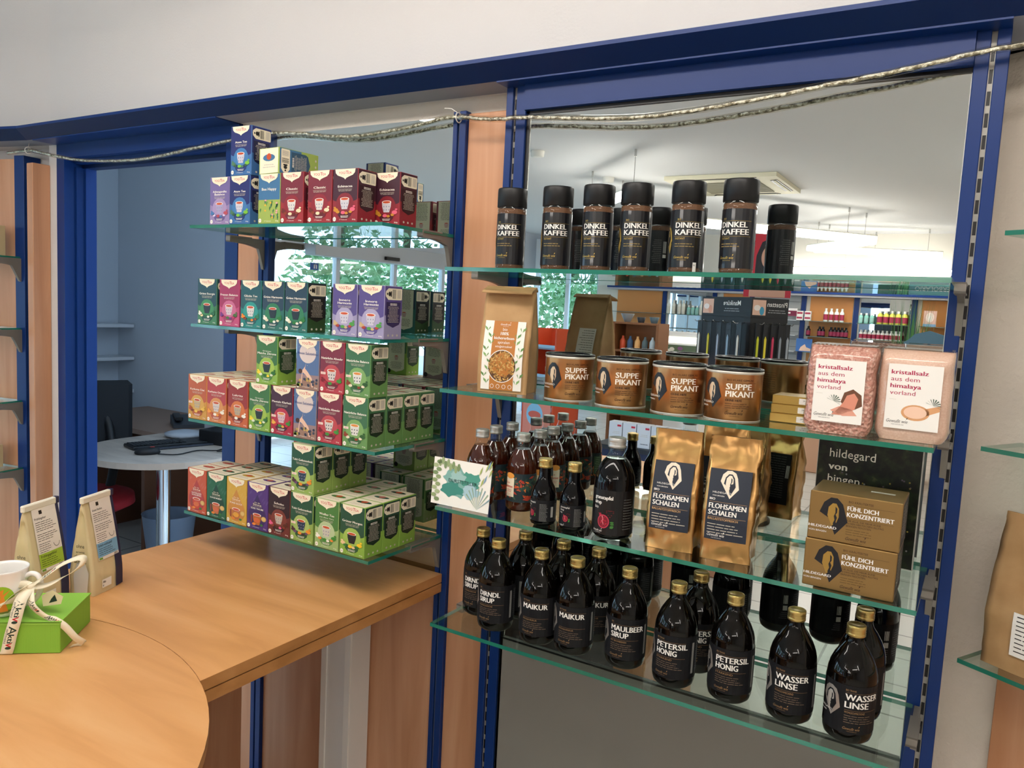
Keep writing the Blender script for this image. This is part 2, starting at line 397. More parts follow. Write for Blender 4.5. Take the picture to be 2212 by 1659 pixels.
def bracket(x, z, L, label, yw=-0.012, loc=None, rot=0, flip=False, x_off=0):
    k = (round(L, 3),)
    if k not in BP:
        pr = [(0, 0.002), (-L, 0.002), (-L, -0.012), (-L*.86, -0.013)]
        for i in range(7):
            a = i/6; pr.append((-L*.80+L*.62*a, -0.014-0.010*a**2-0.0*a))
        pr += [(-L*.13, -0.040), (-L*.085, -0.058), (-L*.03, -0.078), (0, -0.080)]
        BP[k] = (MB().prism(pr, 0, -0.005, 0.005, GREY).build('arm', mesh_only=True),
                 MB().box(-0.008, 0.008, -L-0.004, -L+0.012, -0.013, -0.0095, GREY).box(-0.008, 0.008, -L-0.004, -L, -0.013, 0.004, GREY)
                 .box(-0.008, 0.008, -L-0.004, -L*.4, 0.001, 0.004, GREY).box(-0.008, 0.008, -L, -L*.4, -0.0135, -0.011, GREY).build('clip', mesh_only=True))
    t = thing('shelf_bracket', label, 'bracket', loc or (x, yw, z), rot, 'grey shelf brackets')
    obj('arm', BP[k][0], t); obj('clip', BP[k][1], t); return t
nm = ['top', 'second', 'third', 'lowest']
DL = [0.265, 0.260, 0.264, 0.274]
for i, z in enumerate(ZL):
    glass_shelf(0.0, 0.62, -DL[i], -0.014, z, '%s glass shelf of the tea box stack' % nm[i], group='glass shelves under the tea boxes')
    bracket(0.613, z-0.004, 0.115, 'grey bracket carrying the right end of the %s tea shelf' % nm[i])
    bracket(-0.026, z-0.014, 0.115, 'dark bracket carrying the left end of the %s tea shelf' % nm[i])
rn = ['coffee jar', 'soup can and salt bag', 'iced tea and gold bag', 'dark syrup bottle']
for i, z in enumerate(ZR):
    glass_shelf(0.795, 1.6545, -0.280, -0.042, z, 'long glass shelf of the %s row' % rn[i], group='glass shelves under coffee and bottles')
    bracket(1.662, z-0.004, 0.125, 'grey bracket at the right end of the %s shelf' % rn[i], -0.036)
    bracket(0.787, z-0.004, 0.125, 'grey bracket at the left end of the %s shelf' % rn[i], -0.036)

# ------- neighbouring unit on the right wall
RW = (1.66, 0.1235, 0)
struct('trim_11', MB().cbox(0.135, 1.1, -0.012, -0.001, 0, 0.925, WOODV), RW, a28)
for z, nme in ((0.955, 'lowest'), (1.313, 'middle'), (1.658, 'highest')):
    glass_shelf(0.125, 1.0, -0.125, -0.004, z, '%s glass shelf on the plaster wall at the right edge' % nme, RW, a28, 'glass shelves on the right wall')
# ------- neighbouring unit at the left edge (on the far left wall)
LW = (-1.12, 0, 0)
struct('trim_12', MB().box(-0.9, -0.165, 0.0, 0.055, 0, 1.93, WOODV), LW, lw_rot)
tag(MB().cbox(-0.165, -0.118, -0.01, 0.056, 0, 1.94, BLUE, 0.001).build('shelf_post', None, LW, lw_rot), 'plain blue post at the left edge beside the wooden fin board', 'shelf post')
lz = [1.579, 1.326, 1.064, 0.817]
for i, z in enumerate(lz):
    o = glass_shelf(-0.9, -0.14, -0.25, -0.005, z+0.008, '%s glass shelf at the left edge of the picture' % nm[i], LW, lw_rot, 'glass shelves at the left edge')
    c, s_ = math.cos(lw_rot), math.sin(lw_rot); lx, ly = -0.140, -0.01
    bracket(0, 0, 0.20, 'grey bracket under the %s glass shelf at the left edge' % nm[i], loc=(LW[0]+lx*c-ly*s_, LW[1]+lx*s_+ly*c, z), rot=lw_rot)
KRAFT = P('#C2A37A', 0.75); KRAFTL = P('#D6C093', 0.7); INK = P('#2B2420', 0.6)
def local(u, v, L=LW, r=lw_rot): return (L[0]+u*math.cos(r)-v*math.sin(r), L[1]+u*math.sin(r)+v*math.cos(r))
def kraft_box(w_, h_, d_, fig):
    m = MB().cbox(0, w_, 0, d_, 0, h_, KRAFTL, 0.001); d = D(m, plane((0, 0, 0), (1, 0, 0), (0, 0, 1), (0, -1, 0)))
    d.lines(w_*.12, w_*.88, h_*.92, 7, h_*.035, INK, al='L', seed=4)
    d.lines(w_*.15, w_*.85, h_*.55, 4, h_*.06, INK, th=h_*.03, seed=9)
    d.poly([(w_*a, h_*b_) for a, b_ in fig], INK, 2)
    d.ell(w_*.5, h_*.37, w_*.08, h_*.03, INK, 2); return m.build('carton', mesh_only=True)
fig = [(.3, .03), (.38, .03), (.4, .12), (.55, .12), (.6, .03), (.68, .04), (.74, .18), (.8, .28), (.6, .34), (.35, .32), (.22, .2)]
kb = kraft_box(0.046, 0.082, 0.03, fig)
for i, u in enumerate((-0.245, -0.293)):
    p = local(u, -0.07); o = obj('carton', kb, None, (p[0], p[1], lz[2]+0.008+ (-0.0)), lw_rot)
    o.location.z = 0.825+0.0; tag(o, ('light kraft carton with dark animal print, right one of the pair' if i == 0 else 'light kraft carton with dark animal print, left one cut by the picture edge'), 'carton', 'kraft cartons on the lowest left shelf')
kb2 = kraft_box(0.09, 0.105, 0.03, [(.55, .05), (.85, .05), (.82, .3), (.9, .35), (.85, .5), (.78, .62), (.62, .62), (.55, .5), (.4, .45), (.42, .35), (.58, .32)])
p = local(-0.262, -0.07); tag(obj('book', kb2, None, (p[0], p[1], 1.587), lw_rot), 'brown printed card box with dark figure on the top left shelf', 'box')

# ================================================================== COUNTER
CTZ = 0.845
t = thing('counter', 'light wood sales counter with double edge and round front end', 'counter', (0, 0, 0))
def arc(cx, cy, r, a0, a1, n=24): return [(cx+r*math.cos(rad(a0+(a1-a0)*i/n)), cy+r*math.sin(rad(a0+(a1-a0)*i/n))) for i in range(n+1)]
CC = (0.39, -1.215); R0 = 0.572
aR = math.degrees(math.atan2(-0.690-CC[1], 0.628-CC[0])); aL = 141
ar = arc(CC[0], CC[1], R0, aL, aR, 28)
main = [(-0.055, ar[0][1])] + ar + [(0.628, -0.014), (-0.055, -0.014)]
def board(pts, z0, z1, top, side): return MB().prism(pts, 2, z0, z1, top, side)
# prism side order: both caps use the top material
board(main, 0.824, CTZ, WOODH, WOODE).build('top_board', t)
ins = [(x if x < 0.62 else x-0.003, y) for x, y in main]
board(ins, 0.8215, 0.824, WOODE, BLACK).build('groove', t)
board(main, 0.800, 0.8215, WOODE, WOODE).build('edge_board', t)
disc = [(CC[0]+(R0-0.0008)*math.cos(rad(a)), CC[1]+(R0-0.0008)*math.sin(rad(a))) for a in range(0, 360, 4)]
MBd = MB().prism(disc, 2, 0.826, CTZ-0.0003, WOODH, WOODE); MBd.build('round_top', t)
MB().lathe([(0.50, 0.0), (0.50, 0.824)], WOODV, (CC[0], CC[1], 0), 64).build('drum', t)
gp = MB()
for i in range(10):
    a = rad(44+i*5); b_ = rad(49+i*5)
    gp.poly([(CC[0]+.503*math.cos(q), CC[1]+.503*math.sin(q), z) for q, z in ((a, 0), (b_, 0), (b_, .8), (a, .8))], P('#5B5A60', 0.15, key='smoke', coat=0.8))
gp.build('smoked_glass_panel', t)
MB().box(-0.02, 0.02, -0.6, -0.1, 0, 0.8, WOODV).build('side_panel', t)
# seam line between round board and slab
sm = MB(); a2 = arc(CC[0], CC[1], R0, aL, aR, 40)
for i in range(40):
    a, b_ = Vector(a2[i]), Vector(a2[i+1]); nn = (Vector(CC)-a).normalized()*0.0008
    sm.poly([(a.x, a.y, CTZ+.0002), (b_.x, b_.y, CTZ+.0002), (b_.x+nn.x, b_.y+nn.y, CTZ+.0002), (a.x+nn.x, a.y+nn.y, CTZ+.0002)], WOODE)
sm.build('seam', t)

# ================================================================== TEA BOXES
TW, TH, TDp = 0.0720, 0.1125, 0.0575
CREAM = P('#F2E7CC', 0.55); LOGO = P('#C8203A', 0.5); TXT = P('#FBF6EA', 0.5); TEA = P('#C4532A', 0.35); BARK = P('#1C1A18', 0.6); FINE = P('#C9C0B0', 0.6)
GREENS = P('#3F7A34', 0.6); ORNG = P('#E8862B', 0.5)
def cup(d, cx, cy, s, body, tea, h=4, pat=None):
    d.poly([(cx-s*.50, cy+s*.42), (cx-s*.46, cy+s*.05), (cx-s*.30, cy-s*.42), (cx+s*.30, cy-s*.42), (cx+s*.46, cy+s*.05), (cx+s*.50, cy+s*.42)], body, h)
    if pat:
        for a in (-.28, 0, .28):
            for b_ in (-.22, .05): d.ell(cx+a*s, cy+b_*s, s*.06, s*.07, pat, h+1, 6)
    d.ell(cx, cy+s*.42, s*.50, s*.13, P('#F7F2E8', .4), h+1, 16); d.ell(cx, cy+s*.41, s*.42, s*.10, tea, h+2, 16)
def side_panel(d, W, dark, h2=None):
    # barcode flap, dark story shield, icons
    d.poly([(W*.20, TH*.955), (W*.93, TH*.955), (W*.96, TH*.94), (W*.96, TH*.755), (W*.93, TH*.74), (W*.20, TH*.74), (W*.06, TH*.80), (W*.04, TH*.85), (W*.06, TH*.90)], CREAM, 2)
    d.bars(W*.42, TH*.765, W*.62, TH*.935, BARK, 3, 9); d.ell(W*.26, TH*.85, W*.07, TH*.045, BARK, 3, 10); d.ell(W*.14, TH*.85, W*.035, TH*.022, BARK, 3, 8)
    d.rect(W*.32, TH*.80, W*.38, TH*.90, BARK, 3); d.bars(W*.70, TH*.77, W*.90, TH*.93, FINE, 3, 6, 5)
    d.poly([(W*.10, TH*.70), (W*.90, TH*.70), (W*.90, TH*.34), (W*.84, TH*.28), (W*.64, TH*.245), (W*.5, TH*.22), (W*.36, TH*.245), (W*.16, TH*.28), (W*.10, TH*.34)], dark, 2)
    d.lines(W*.26, W*.74, TH*.675, 2, TH*.024, TXT, 3, TH*.012, 'C', 8); d.lines(W*.18, W*.82, TH*.615, 12, TH*.026, FINE, 3, TH*.008, 'C', 5)
    for q in (.25, .5, .75): d.ell(W*q, TH*.075, W*.05, TH*.022, FINE, 2, 8)
TEAS = {
 'ashw': (['Ashwagandha', 'Balance'], '#7D6BB0', '#A58BC6', '#B79AD0', '#6E5AA0', '#3A2F60', '#B5A8D8'),
 'atem': (['Atem Tee'], '#27307E', '#3B76BE', '#3F86CC', '#22398A', '#171C4C', '#D9D6E6'),
 'clas': (['Classic'], '#8B2438', '#B7242C', '#A62030', '#7E1D2C', '#5A1420', '#E8E2DA'),
 'echi': (['Echinacea'], '#4A1C30', '#A81F2E', '#9A1F2D', '#5C1826', '#3A0F18', '#DAD6DE'),
 'gren': (['Gr\u00fcne Energie'], '#275260', '#3F8A58', '#3E9A5A', '#1F5A4A', '#16302E', '#26343C'),
 'frau': (['Frauen Balance'], '#B82C64', '#DB4C84', '#E06A9A', '#B8386C', '#6E1A3E', '#E6CFD8'),
 'glck': (['Gl\u00fccks Tee'], '#235E68', '#1E9088', '#27A498', '#1B6468', '#12363C', '#E2E2DC'),
 'gharm': (['Gr\u00fcne Harmonie'], '#28465E', '#2D7C6C', '#2E8A58', '#1E5458', '#15130F', '#22303A'),
 'inne': (['Innere', 'Harmonie'], '#5E4E9C', '#A79ECC', '#B6ADD8', '#6656A4', '#382A68', '#D8D4E6'),
 'kcha': (['Kurkuma Chai'], '#D65E2C', '#E6A030', '#EFB040', '#D0622A', '#A84420', '#D8B878'),
 'kora': (['Kurkuma Orange'], '#CE3F42', '#E8863A', '#F0984A', '#CF5634', '#B8321E', '#E8D8CE'),
 'lakr': (['Lakritz'], '#AE2C28', '#E2642A', '#EE7A30', '#B43A24', '#7A1C16', '#CBB088'),
 'match': (['Gr\u00fcntee', 'Matcha Zitrone'], '#3D7E3C', '#8DC038', '#A8D040', '#4E9034', '#1E4A20', '#22302A'),
 'ment': (['Mentale Klarheit'], '#4C1E36', '#C9203C', '#D83048', '#5E1430', '#30101E', '#EBC6CC'),
 'abwe': (['Nat\u00fcrliche Abwehr'], '#8E2A42', '#D23644', '#DC4850', '#8A1E30', '#50121E', '#E6DAD4'),
 'bala': (['Nat\u00fcrliche Balance'], '#3E7A4C', '#6BA552', '#86BC62', '#3C7440', '#1C3A20', '#EFEDE6'),
 'scho': (['Schoko'], '#36161E', '#7E3028', '#8E3A2C', '#42161A', '#200C10', '#D0C0AC'),
 'tuls': (['Tulsi Gelassenheit'], '#235A3C', '#9CC254', '#B6D468', '#2C6436', '#12301E', '#27405E'),
 'weis': (['Wei\u00dfer Tee', 'mit Aloe Vera'], '#4C8C3C', '#A8CB74', '#C4DCA0', '#5E9A48', '#23461E', '#D8D6C4'),
 'morg': (['Gr\u00fcner Morgen'], '#22583C', '#90C23C', '#A8D050', '#2A6034', '#12301E', '#20262A'),
 'wohl': (['NAT\u00dcRLICHES', 'WOHLGEF\u00dcHL'], '#E2582E', '#E2582E', '#C83830', '#C83830', '#9A2A20', '#C83830'),
 'ruhi': (['RUHIGER MOMENT'], '#1E6C40', '#1E6C40', '#144A2C', '#144A2C', '#12351E', '#B85A20'),
 'pure': (['PURES GL\u00dcCK'], '#E9B42C', '#E9B42C', '#E2922A', '#E2922A', '#B06A18', '#E0A838'),
 'sues': (['S\u00dcSSE TR\u00c4UME'], '#5C3090', '#5C3090', '#432470', '#432470', '#2A1648', '#D06A2A'),
 'beeh': (['Bee Happy'], '#3F7CB0', '#A9C24A', '#7FA848', '#4E8444', '#2E5A7C', '#E8E0C8'),
 'moon': (['Moon Salutation'], '#5A7AB0', '#A8878A', '#E9D6CF', '#3A4A78', '#2E3C60', '#E9D6CF'),
}
def soften(h, k=.16, dk=.93):
    v = [int(h[i:i+2], 16) for i in (1, 3, 5)]; g = .3*v[0]+.59*v[1]+.11*v[2]
    return '#%02X%02X%02X' % tuple(int(max(0, min(255, (c*(1-k)+g*k)*dk))) for c in v)
TEAS = {k: (v[0],)+tuple(soften(c) for c in v[1:]) for k, v in TEAS.items()}
DARKCUPS = tuple(soften(c) for c in ('#26343C', '#22303A', '#22302A', '#20262A'))
TM = {}
def tea_mesh(k):
    if k in TM: return TM[k]
    title, c1, c2, halo, sh, dark, cupc = TEAS[k]
    W, H_, Dp = TW, TH, TDp
    A, B_, HL, SHD, DK, CU = P(c1, .42), P(c2, .42), P(halo, .42), P(sh, .42), P(dark, .45), P(cupc, .4)
    SC = P(c2, .45) if k not in ('gharm',) else P('#284A22', .45)
    SD = P(c1, .45)
    m = MB(); m.cbox(0, W, 0, Dp, 0, H_, B_, 0.0009)
    f = D(m, plane((0, 0, 0), (1, 0, 0), (0, 0, 1), (0, -1, 0)))
    e = 0.0012
    sinne = k in ('wohl', 'ruhi', 'pure', 'sues')
    if k == 'moon':
        f.rect(e, H_*.30, W-e, H_-e, A, 1); f.rect(e, H_*.0+e, W-e, H_*.18, P('#9A7868', .5), 1)
        f.ell(W*.5, H_*.73, W*.36, H_*.20, CU, 2, 28)
        f.poly([(W*.40, H_*.46), (W*.44, H_*.56), (W*.40, H_*.42), (W*.52, H_*.36), (W*.70, H_*.24), (W*.76, H_*.06), (W*.70, H_*.06), (W*.64, H_*.20), (W*.48, H_*.26), (W*.42, H_*.30), (W*.30, H_*.34), (W*.26, H_*.12), (W*.22, H_*.12), (W*.28, H_*.38)], P('#E8C0A8', .5), 3)
        f.ell(W*.2, H_*.36, W*.09, H_*.05, P('#4A2A22', .5), 4, 10)
        r = random.Random(2)
        for i in range(20):
            f.ell(W*r.uniform(.05, .95), H_*r.uniform(.06, .22), W*.05, H_*.028, r.choice([P('#2E3548', .5), P('#3A4256', .5), P('#C9A85A', .5)]), 5, 7)
        for i in range(16): f.ell(W*r.uniform(.05, .95), H_*r.uniform(.35, .95), W*.008, W*.008, TXT, 2, 5)
        f.text('Moon Salutation', W*.5, H_*.70, H_*.052, P('#2C4A86', .5), 5, W*.86, 'C', .01)
        f.rect(W*.05, H_*.05, W*.18, H_*.11, P('#7AB02E', .5), 6)
    elif k == 'beeh':
        f.rect(e, H_*.48, W-e, H_-e, A, 1); r = random.Random(5)
        for i in range(14):
            x = W*r.uniform(.08, .92); y = H_*r.uniform(.06, .40); f.poly([(x, y), (x+W*.05, y+H_*.07), (x+W*.02, y+H_*.10), (x-W*.03, y+H_*.06)], r.choice([P('#3E7A44', .5), P('#56924A', .5), P('#2E6A58', .5)]), 2)
        for i in range(9): f.ell(W*r.uniform(.1, .9), H_*r.uniform(.1, .55), W*.045, H_*.018, r.choice([P('#E8B030', .5), P('#E89AA8', .5), P('#F2E6B8', .5)]), 3, 8)
        f.text('Bee Happy', W*.5, H_*.665, H_*.055, TXT, 4, W*.66, 'C', .015)
    elif sinne:
        r = random.Random(3)
        for i in range(12):
            x = W*r.uniform(.1, .9); y = H_*r.uniform(.35, .78); f.poly([(x, y), (x+W*.10, y+H_*.05), (x+W*.13, y+H_*.12), (x+W*.02, y+H_*.07)], P(c1, .3, key='leaf'+k, spec=.8), 1)
        pts = [(W*.5, H_*.76)]
        for i in range(17):
            a = rad(150-i*300/16-60+0); pts.append((W*.5+W*.40*math.cos(rad(125-i*15.6*1.0)) if False else W*.5+W*.42*math.sin(rad(38+i*17.7)), H_*.30-H_*-0.0+H_*.24*math.cos(rad(38+i*17.7))))
        f.poly(pts, HL, 2)
        f.text('F\u00fcr die', W*.5, H_*.565, H_*.030, CREAM, 4, W*.26, 'C', .0, .2); f.text('Sinne', W*.5, H_*.515, H_*.046, CREAM, 4, W*.40, 'C', .01)
        f.rect(W*.28, H_*.498, W*.72, H_*.495, CREAM, 4)
        for i, tl in enumerate(title): f.text(tl, W*.5, H_*(.435-i*.045), H_*.034, TXT, 4, W*(.52 if len(title) > 1 else .60), 'C', .015)
        cup(f, W*.5, H_*.215, W*.40, P('#B86A30' if k != 'wohl' else '#C84A30', .15, key='glasscup'), TEA, 4); f.ell(W*.5, H_*.205, W*.15, H_*.055, P('#D2642C' if k != 'pure' else '#E0A030', .3), 7, 14)
        f.ell(W*.82, H_*.26, W*.12, H_*.055, P('#C9A45A', .4), 4, 14); f.ell(W*.82, H_*.26, W*.09, H_*.04, P('#D9B870', .4), 5, 12)
        f.rect(W*.20, H_*.14, W*.27, H_*.30, P('#8A3A22', .4), 4); f.ell(W*.72, H_*.12, W*.07, H_*.025, GREENS, 5, 8); f.ell(W*.36, H_*.115, W*.09, H_*.028, ORNG, 5, 10)
    else:
        top = [(e, H_-e), (e, H_*.44)] + [(W*(.5-.5*math.cos(rad(q*180/12)))*(1-2*e/W)+e, H_*(.44-.06*math.sin(rad(q*180/12)))) for q in range(1, 12)] + [(W-e, H_*.44), (W-e, H_-e)]
        f.poly(top, A, 1)
        y0 = .33; R_ = .36
        pts = [(W*.5, H_*(y0+.225))] + [(W*.5+W*R_*math.sin(rad(24+i*19.5)), H_*y0+W*R_*math.cos(rad(24+i*19.5))) for i in range(17)]
        f.poly(pts, HL, 2)
        f.poly([(W*.24, H_*.22), (W*.76, H_*.22), (W*.76, H_*.13), (W*.66, H_*.085), (W*.5, H_*.07), (W*.34, H_*.085), (W*.24, H_*.13)], SHD, 3)
        f.poly([(W*.22, H_*.25), (W*.5, H_*.17), (W*.78, H_*.25), (W*.5, H_*.27)], HL, 4)
        cup(f, W*.5, H_*.345, W*.36, CU, P('#D98A3A' if k in ('bala', 'ment') else '#C4512C', .35), 5, None if cupc in DARKCUPS else P('#8F8FA6' if k not in ('bala', 'abwe') else '#3C4450', .5))
        r = random.Random(k); hc = {'clas': ['#6A2418', '#EAD9B0', '#8C3A20'], 'echi': ['#C98A2A', '#E0607A', '#C98A2A'], 'atem': ['#4E7A5A', '#7CBF3A', '#2F5A3A'], 'gharm': ['#EDEBDD', '#2F7A3A', '#DAD8B8'], 'gren': ['#F0EEE0', '#2F6A4A', '#E8D8A0'],
              'match': ['#F2D83A', '#2F6A2A', '#DDE6C8'], 'bala': ['#8A3A20', '#2F5A2A', '#E8DCC0'], 'tuls': ['#4A2A30', '#E8902A', '#6A4A70'], 'weis': ['#F2F0E4', '#3F8A34', '#EA8A3A'], 'morg': ['#EACB9A', '#F2C82A', '#2F7A34'],
              'frau': ['#7A3A8A', '#4A6A3A', '#B83A6A'], 'glck': ['#F08A2A', '#2F7A54', '#8A4A30'], 'inne': ['#C9AE80', '#4E9A44', '#A83A2A'], 'kcha': ['#B04A20', '#EAC050', '#7A3A1A'], 'kora': ['#F0A040', '#F2EAD8', '#C8602A'], 'lakr': ['#5A2A18', '#F2EEE0', '#8A4A20'],
              'ment': ['#E8B04A', '#3F8A34', '#C82A3A'], 'abwe': ['#7A1A2A', '#3F8A34', '#A8283A'], 'scho': ['#E0608A', '#5A2A18', '#8A3A20'], 'ashw': ['#4A7AB0', '#B04A5A', '#D8C8E8']}.get(k, ['#3F7A34', '#E8862B', '#8A3A20'])
        for (x, y, s_, q) in ((-.34, .235, .10, 0), (-.26, .20, .08, 2), (.32, .245, .11, 1), (.24, .20, .07, 2), (-.05, .185, .09, 1), (.08, .175, .07, 0), (-.38, .28, .05, 0), (.38, .30, .05, 1)):
            f.ell(W*(.5+x), H_*y, W*s_, H_*s_*.36, P(hc[q], .5), 8, 9)
        if k in ('bala', 'tuls', 'ment', 'abwe', 'kcha'): f.rect(W*.06, H_*.355, W*.26, H_*.40, P('#F6EBDC', .5), 9); f.text('NEU!', W*.16, H_*.365, H_*.024, LOGO, 10, W*.15, 'C', .02)
        ty = {1: .655, 2: .675}[len(title)]
        for i, tl in enumerate(title):
            small = (k == 'match' and i == 0) or (k == 'weis' and i == 1); wd = min(.88, (.058 if not small else .042)*len(tl)+ (.10 if len(tl) < 9 else .05))
            f.text(tl, W*.5, H_*(ty-i*.058), H_*(.043 if not small else .026), TXT, 3, W*wd, 'C', .022)
        yb = ty-(len(title)-1)*.058-.028
        f.rect(W*.22, H_*yb, W*.78, H_*(yb-.004), FINE, 3); f.lines(W*.16, W*.84, H_*(yb-.018), 2, H_*.018, FINE, 3, H_*.006, 'C', 3)
        f.lines(W*.34, W*.66, H_*.125, 2, H_*.022, TXT, 5, H_*.009, 'C', 6)
    # logo shield on the front
    tg = [(W*.10, H_-e*.6), (W*.90, H_-e*.6), (W*.88, H_*.925), (W*.80, H_*.880), (W*.64, H_*.850), (W*.545, H_*.828), (W*.5, H_*.800), (W*.455, H_*.828), (W*.36, H_*.850), (W*.20, H_*.880), (W*.12, H_*.925)]
    f.poly(tg, CREAM, 6)
    f.text('YOGI', W*.245, H_*.900, H_*.048, LOGO, 7, W*.26, 'L', .01); f.text('T', W*.515, H_*.898, H_*.062, LOGO, 7, W*.11, 'L', .01); f.text('EA', W*.62, H_*.898, H_*.045, LOGO, 7, W*.135, 'L', .01)
    f.rect(W*.36, H_*.876, W*.64, H_*.872, FINE, 7)
    f.poly([(W*.11+W*.07*math.cos(rad(60*i+30)), H_*.065+W*.07*math.sin(rad(60*i+30))) for i in range(6)], TXT, 6); f.text('BIO', W*.11, H_*.056, H_*.018, BARK, 7, W*.075, 'C', .02)
    f.text('17 Teebeutel', W*.46, H_*.045, H_*.018, TXT, 6, W*.30, 'C', .0); f.text('30.6g', W*.88, H_*.045, H_*.022, TXT, 6, W*.13, 'C', .01)
    # flanks
    for o_, u_, n_ in (((W, 0, 0), (0, 1, 0), (1, 0, 0)), ((0, Dp, 0), (0, -1, 0), (-1, 0, 0))):
        g = D(m, plane(o_, u_, (0, 0, 1), n_)); g.rect(e, H_*.45, Dp-e, H_-e, SD, 1)
        if k == 'gharm': g.rect(e, e, Dp-e, H_*.3, SC, 1); g.rect(e, H_*.3, Dp-e, H_-e, DK, 1)
        side_panel(g, Dp, DK)
    # back
    g = D(m, plane((W, Dp, 0), (-1, 0, 0), (0, 0, 1), (0, 1, 0))); g.rect(e, H_*.55, W-e, H_-e, A, 1)
    cr = P('#DDDCC0' if k != 'bala' else '#A9C4A8', .5)
    g.poly([(W*.10, H_*.985), (W*.90, H_*.985), (W*.90, H_*.16), (W*.80, H_*.12), (W*.6, H_*.09), (W*.5, H_*.07), (W*.4, H_*.09), (W*.2, H_*.12), (W*.10, H_*.16)], cr, 2)
    g.lines(W*.18, W*.82, H_*.95, 14, H_*.03, P('#5A5A50', .6), 3, H_*.009, 'C', 7); cup(g, W*.5, H_*.42, W*.2, P('#C8A8A0', .5), TEA, 4); g.lines(W*.2, W*.8, H_*.32, 6, H_*.03, P('#5A5A50', .6), 3, H_*.009, 'C', 9)
    g.ell(W*.86, H_*.09, W*.09, W*.09, BARK, 4, 14)
    # lid
    g = D(m, plane((0, 0, H_), (1, 0, 0), (0, 1, 0), (0, 0, 1))); g.rect(W*.05, e, W*.95, Dp-e, CREAM, 1); g.ell(W*.5, Dp*.62, W*.30, Dp*.14, P(c1, .5), 2, 12); g.ell(W*.5, Dp*.66, W*.12, Dp*.13, TEA, 3, 10); g.lines(W*.2, W*.8, Dp*.36, 2, Dp*.09, FINE, 2, Dp*.03, 'C', 4)
    TM[k] = m.build('carton', mesh_only=True); return TM[k]
def tea(k, x, y, z, label, group, rot=0):
    o = obj('tea_box', tea_mesh(k), None, (x, y, z+0.0002), rot)
    # the carton proper stays one mesh with its print
    return tag(o, label, 'tea box', group)
CN = {'ashw': 'pale lilac', 'atem': 'deep blue', 'beeh': 'sky blue and meadow green', 'clas': 'crimson red', 'echi': 'dark maroon', 'gren': 'teal green', 'frau': 'bright pink', 'glck': 'turquoise', 'gharm': 'slate blue-green',
      'inne': 'light purple', 'kcha': 'golden orange', 'kora': 'red and orange', 'lakr': 'rust red', 'match': 'lime green', 'ment': 'dark plum and red', 'moon': 'night blue moon-printed', 'abwe': 'raspberry red', 'bala': 'medium green',
      'wohl': 'vivid orange-red', 'ruhi': 'leaf green teardrop', 'pure': 'yellow teardrop', 'sues': 'violet teardrop', 'scho': 'chocolate brown', 'tuls': 'dark green cup-printed', 'weis': 'pale green', 'morg': 'dark-to-lime green'}
G1 = 'tea boxes on the top shelf'
L1 = ZL[0]; tea('ashw', 0.066, -0.258, L1, 'pale lilac tea box, leftmost on the top tea shelf', G1)
tea('atem', 0.142, -0.262, L1, 'deep blue tea box standing on the top shelf under another blue one', G1)
tea('beeh', 0.242, -0.262, L1, 'blue and meadow green tea box standing under the lying cream-ended box', G1)
tea('clas', 0.3155, -0.262, L1, 'crimson tea box beside the meadow-printed box on the top shelf', G1)
tea('clas', 0.401, -0.262, L1, 'crimson tea box beside the maroon box on the top shelf', G1)
tea('echi', 0.4755, -0.262, L1, 'dark maroon tea box at the front corner of the top shelf', G1)
tea('echi', 0.5385, -0.200, L1, 'dark maroon tea box set back at the right end of the top shelf', G1)
tea('atem', 0.1445, -0.262, L1+TH+0.0003, 'deep blue tea box on top of the stack, topmost of all', G1)
bo = tea('beeh', 0, 0, 0, 'blue and green tea box lying on its side with its cream end forward', G1)
bo.rotation_euler = (rad(90), 0, rad(-6)); bo.rotation_euler = (rad(90), 0, 0)
# lying: lid faces the room, long side runs back
bo.matrix_world = Matrix.Translation((0.238, -0.258, L1+TH+0.0005)) @ Matrix.Rotation(rad(-4), 4, 'Z') @ Matrix(((1, 0, 0, 0), (0, 0, -1, TH), (0, 1, 0, 0), (0, 0, 0, 1)))
G2 = 'tea boxes on the second shelf'; L2 = ZL[1]
for k, x, lb in (('gren', .024, 'teal green tea box, leftmost on the second tea shelf'), ('frau', .1055, 'bright pink tea box on the second tea shelf'), ('glck', .182, 'turquoise tea box right of the pink one'),
                 ('gharm', .2575, 'slate blue-green tea box beside the turquoise one'), ('gharm', .332, 'slate blue-green tea box with its dark flank showing'),
                 ('inne', .480, 'light purple tea box, left one of the purple pair'), ('inne', .5555, 'light purple tea box at the right front corner, its dark purple flank showing')):
    tea(k, x, -0.258, L2, lb, G2)
tea('gharm', .375, -0.130, L2, 'slate blue-green tea box standing further back in the gap before the purple pair', G2)
G3 = 'tea boxes on the third shelf'; L3 = ZL[2]; dl = 0.0588
cols3 = (('kcha', -.004, 4), ('kora', .0685, 4), ('lakr', .1465, 4), ('match', .222, 4), ('ment', .2975, 4), ('moon', .372, 4), ('abwe', .4475, 4), ('bala', .5235, 4))
def column(k, x, n_, y0, z, shelf, G, yl=None):
    for j in range(n_):
        pos = ('front box' if j == 0 else 'box second from the front' if j == 1 else 'box third from the front' if j == 2 else 'rearmost box')
        tea(k, x, y0+j*dl, z, '%s tea %s in its %s-shelf column' % (CN[k], pos, shelf), G)
for k, x, n_ in cols3: column(k, x, n_, -0.262, L3, 'third', G3)
zt = L3+TH+0.0003
for k, x, lb in (('match', .245, 'lime green tea box on the upper tier of the third shelf'), ('moon', .377, 'night blue moon-printed tea box on the upper tier of the third shelf'),
                 ('abwe', .4515, 'raspberry red tea box on the upper tier of the third shelf'), ('bala', .5265, 'medium green tea box on the upper tier of the third shelf')): tea(k, x, -0.262, zt, lb, G3)
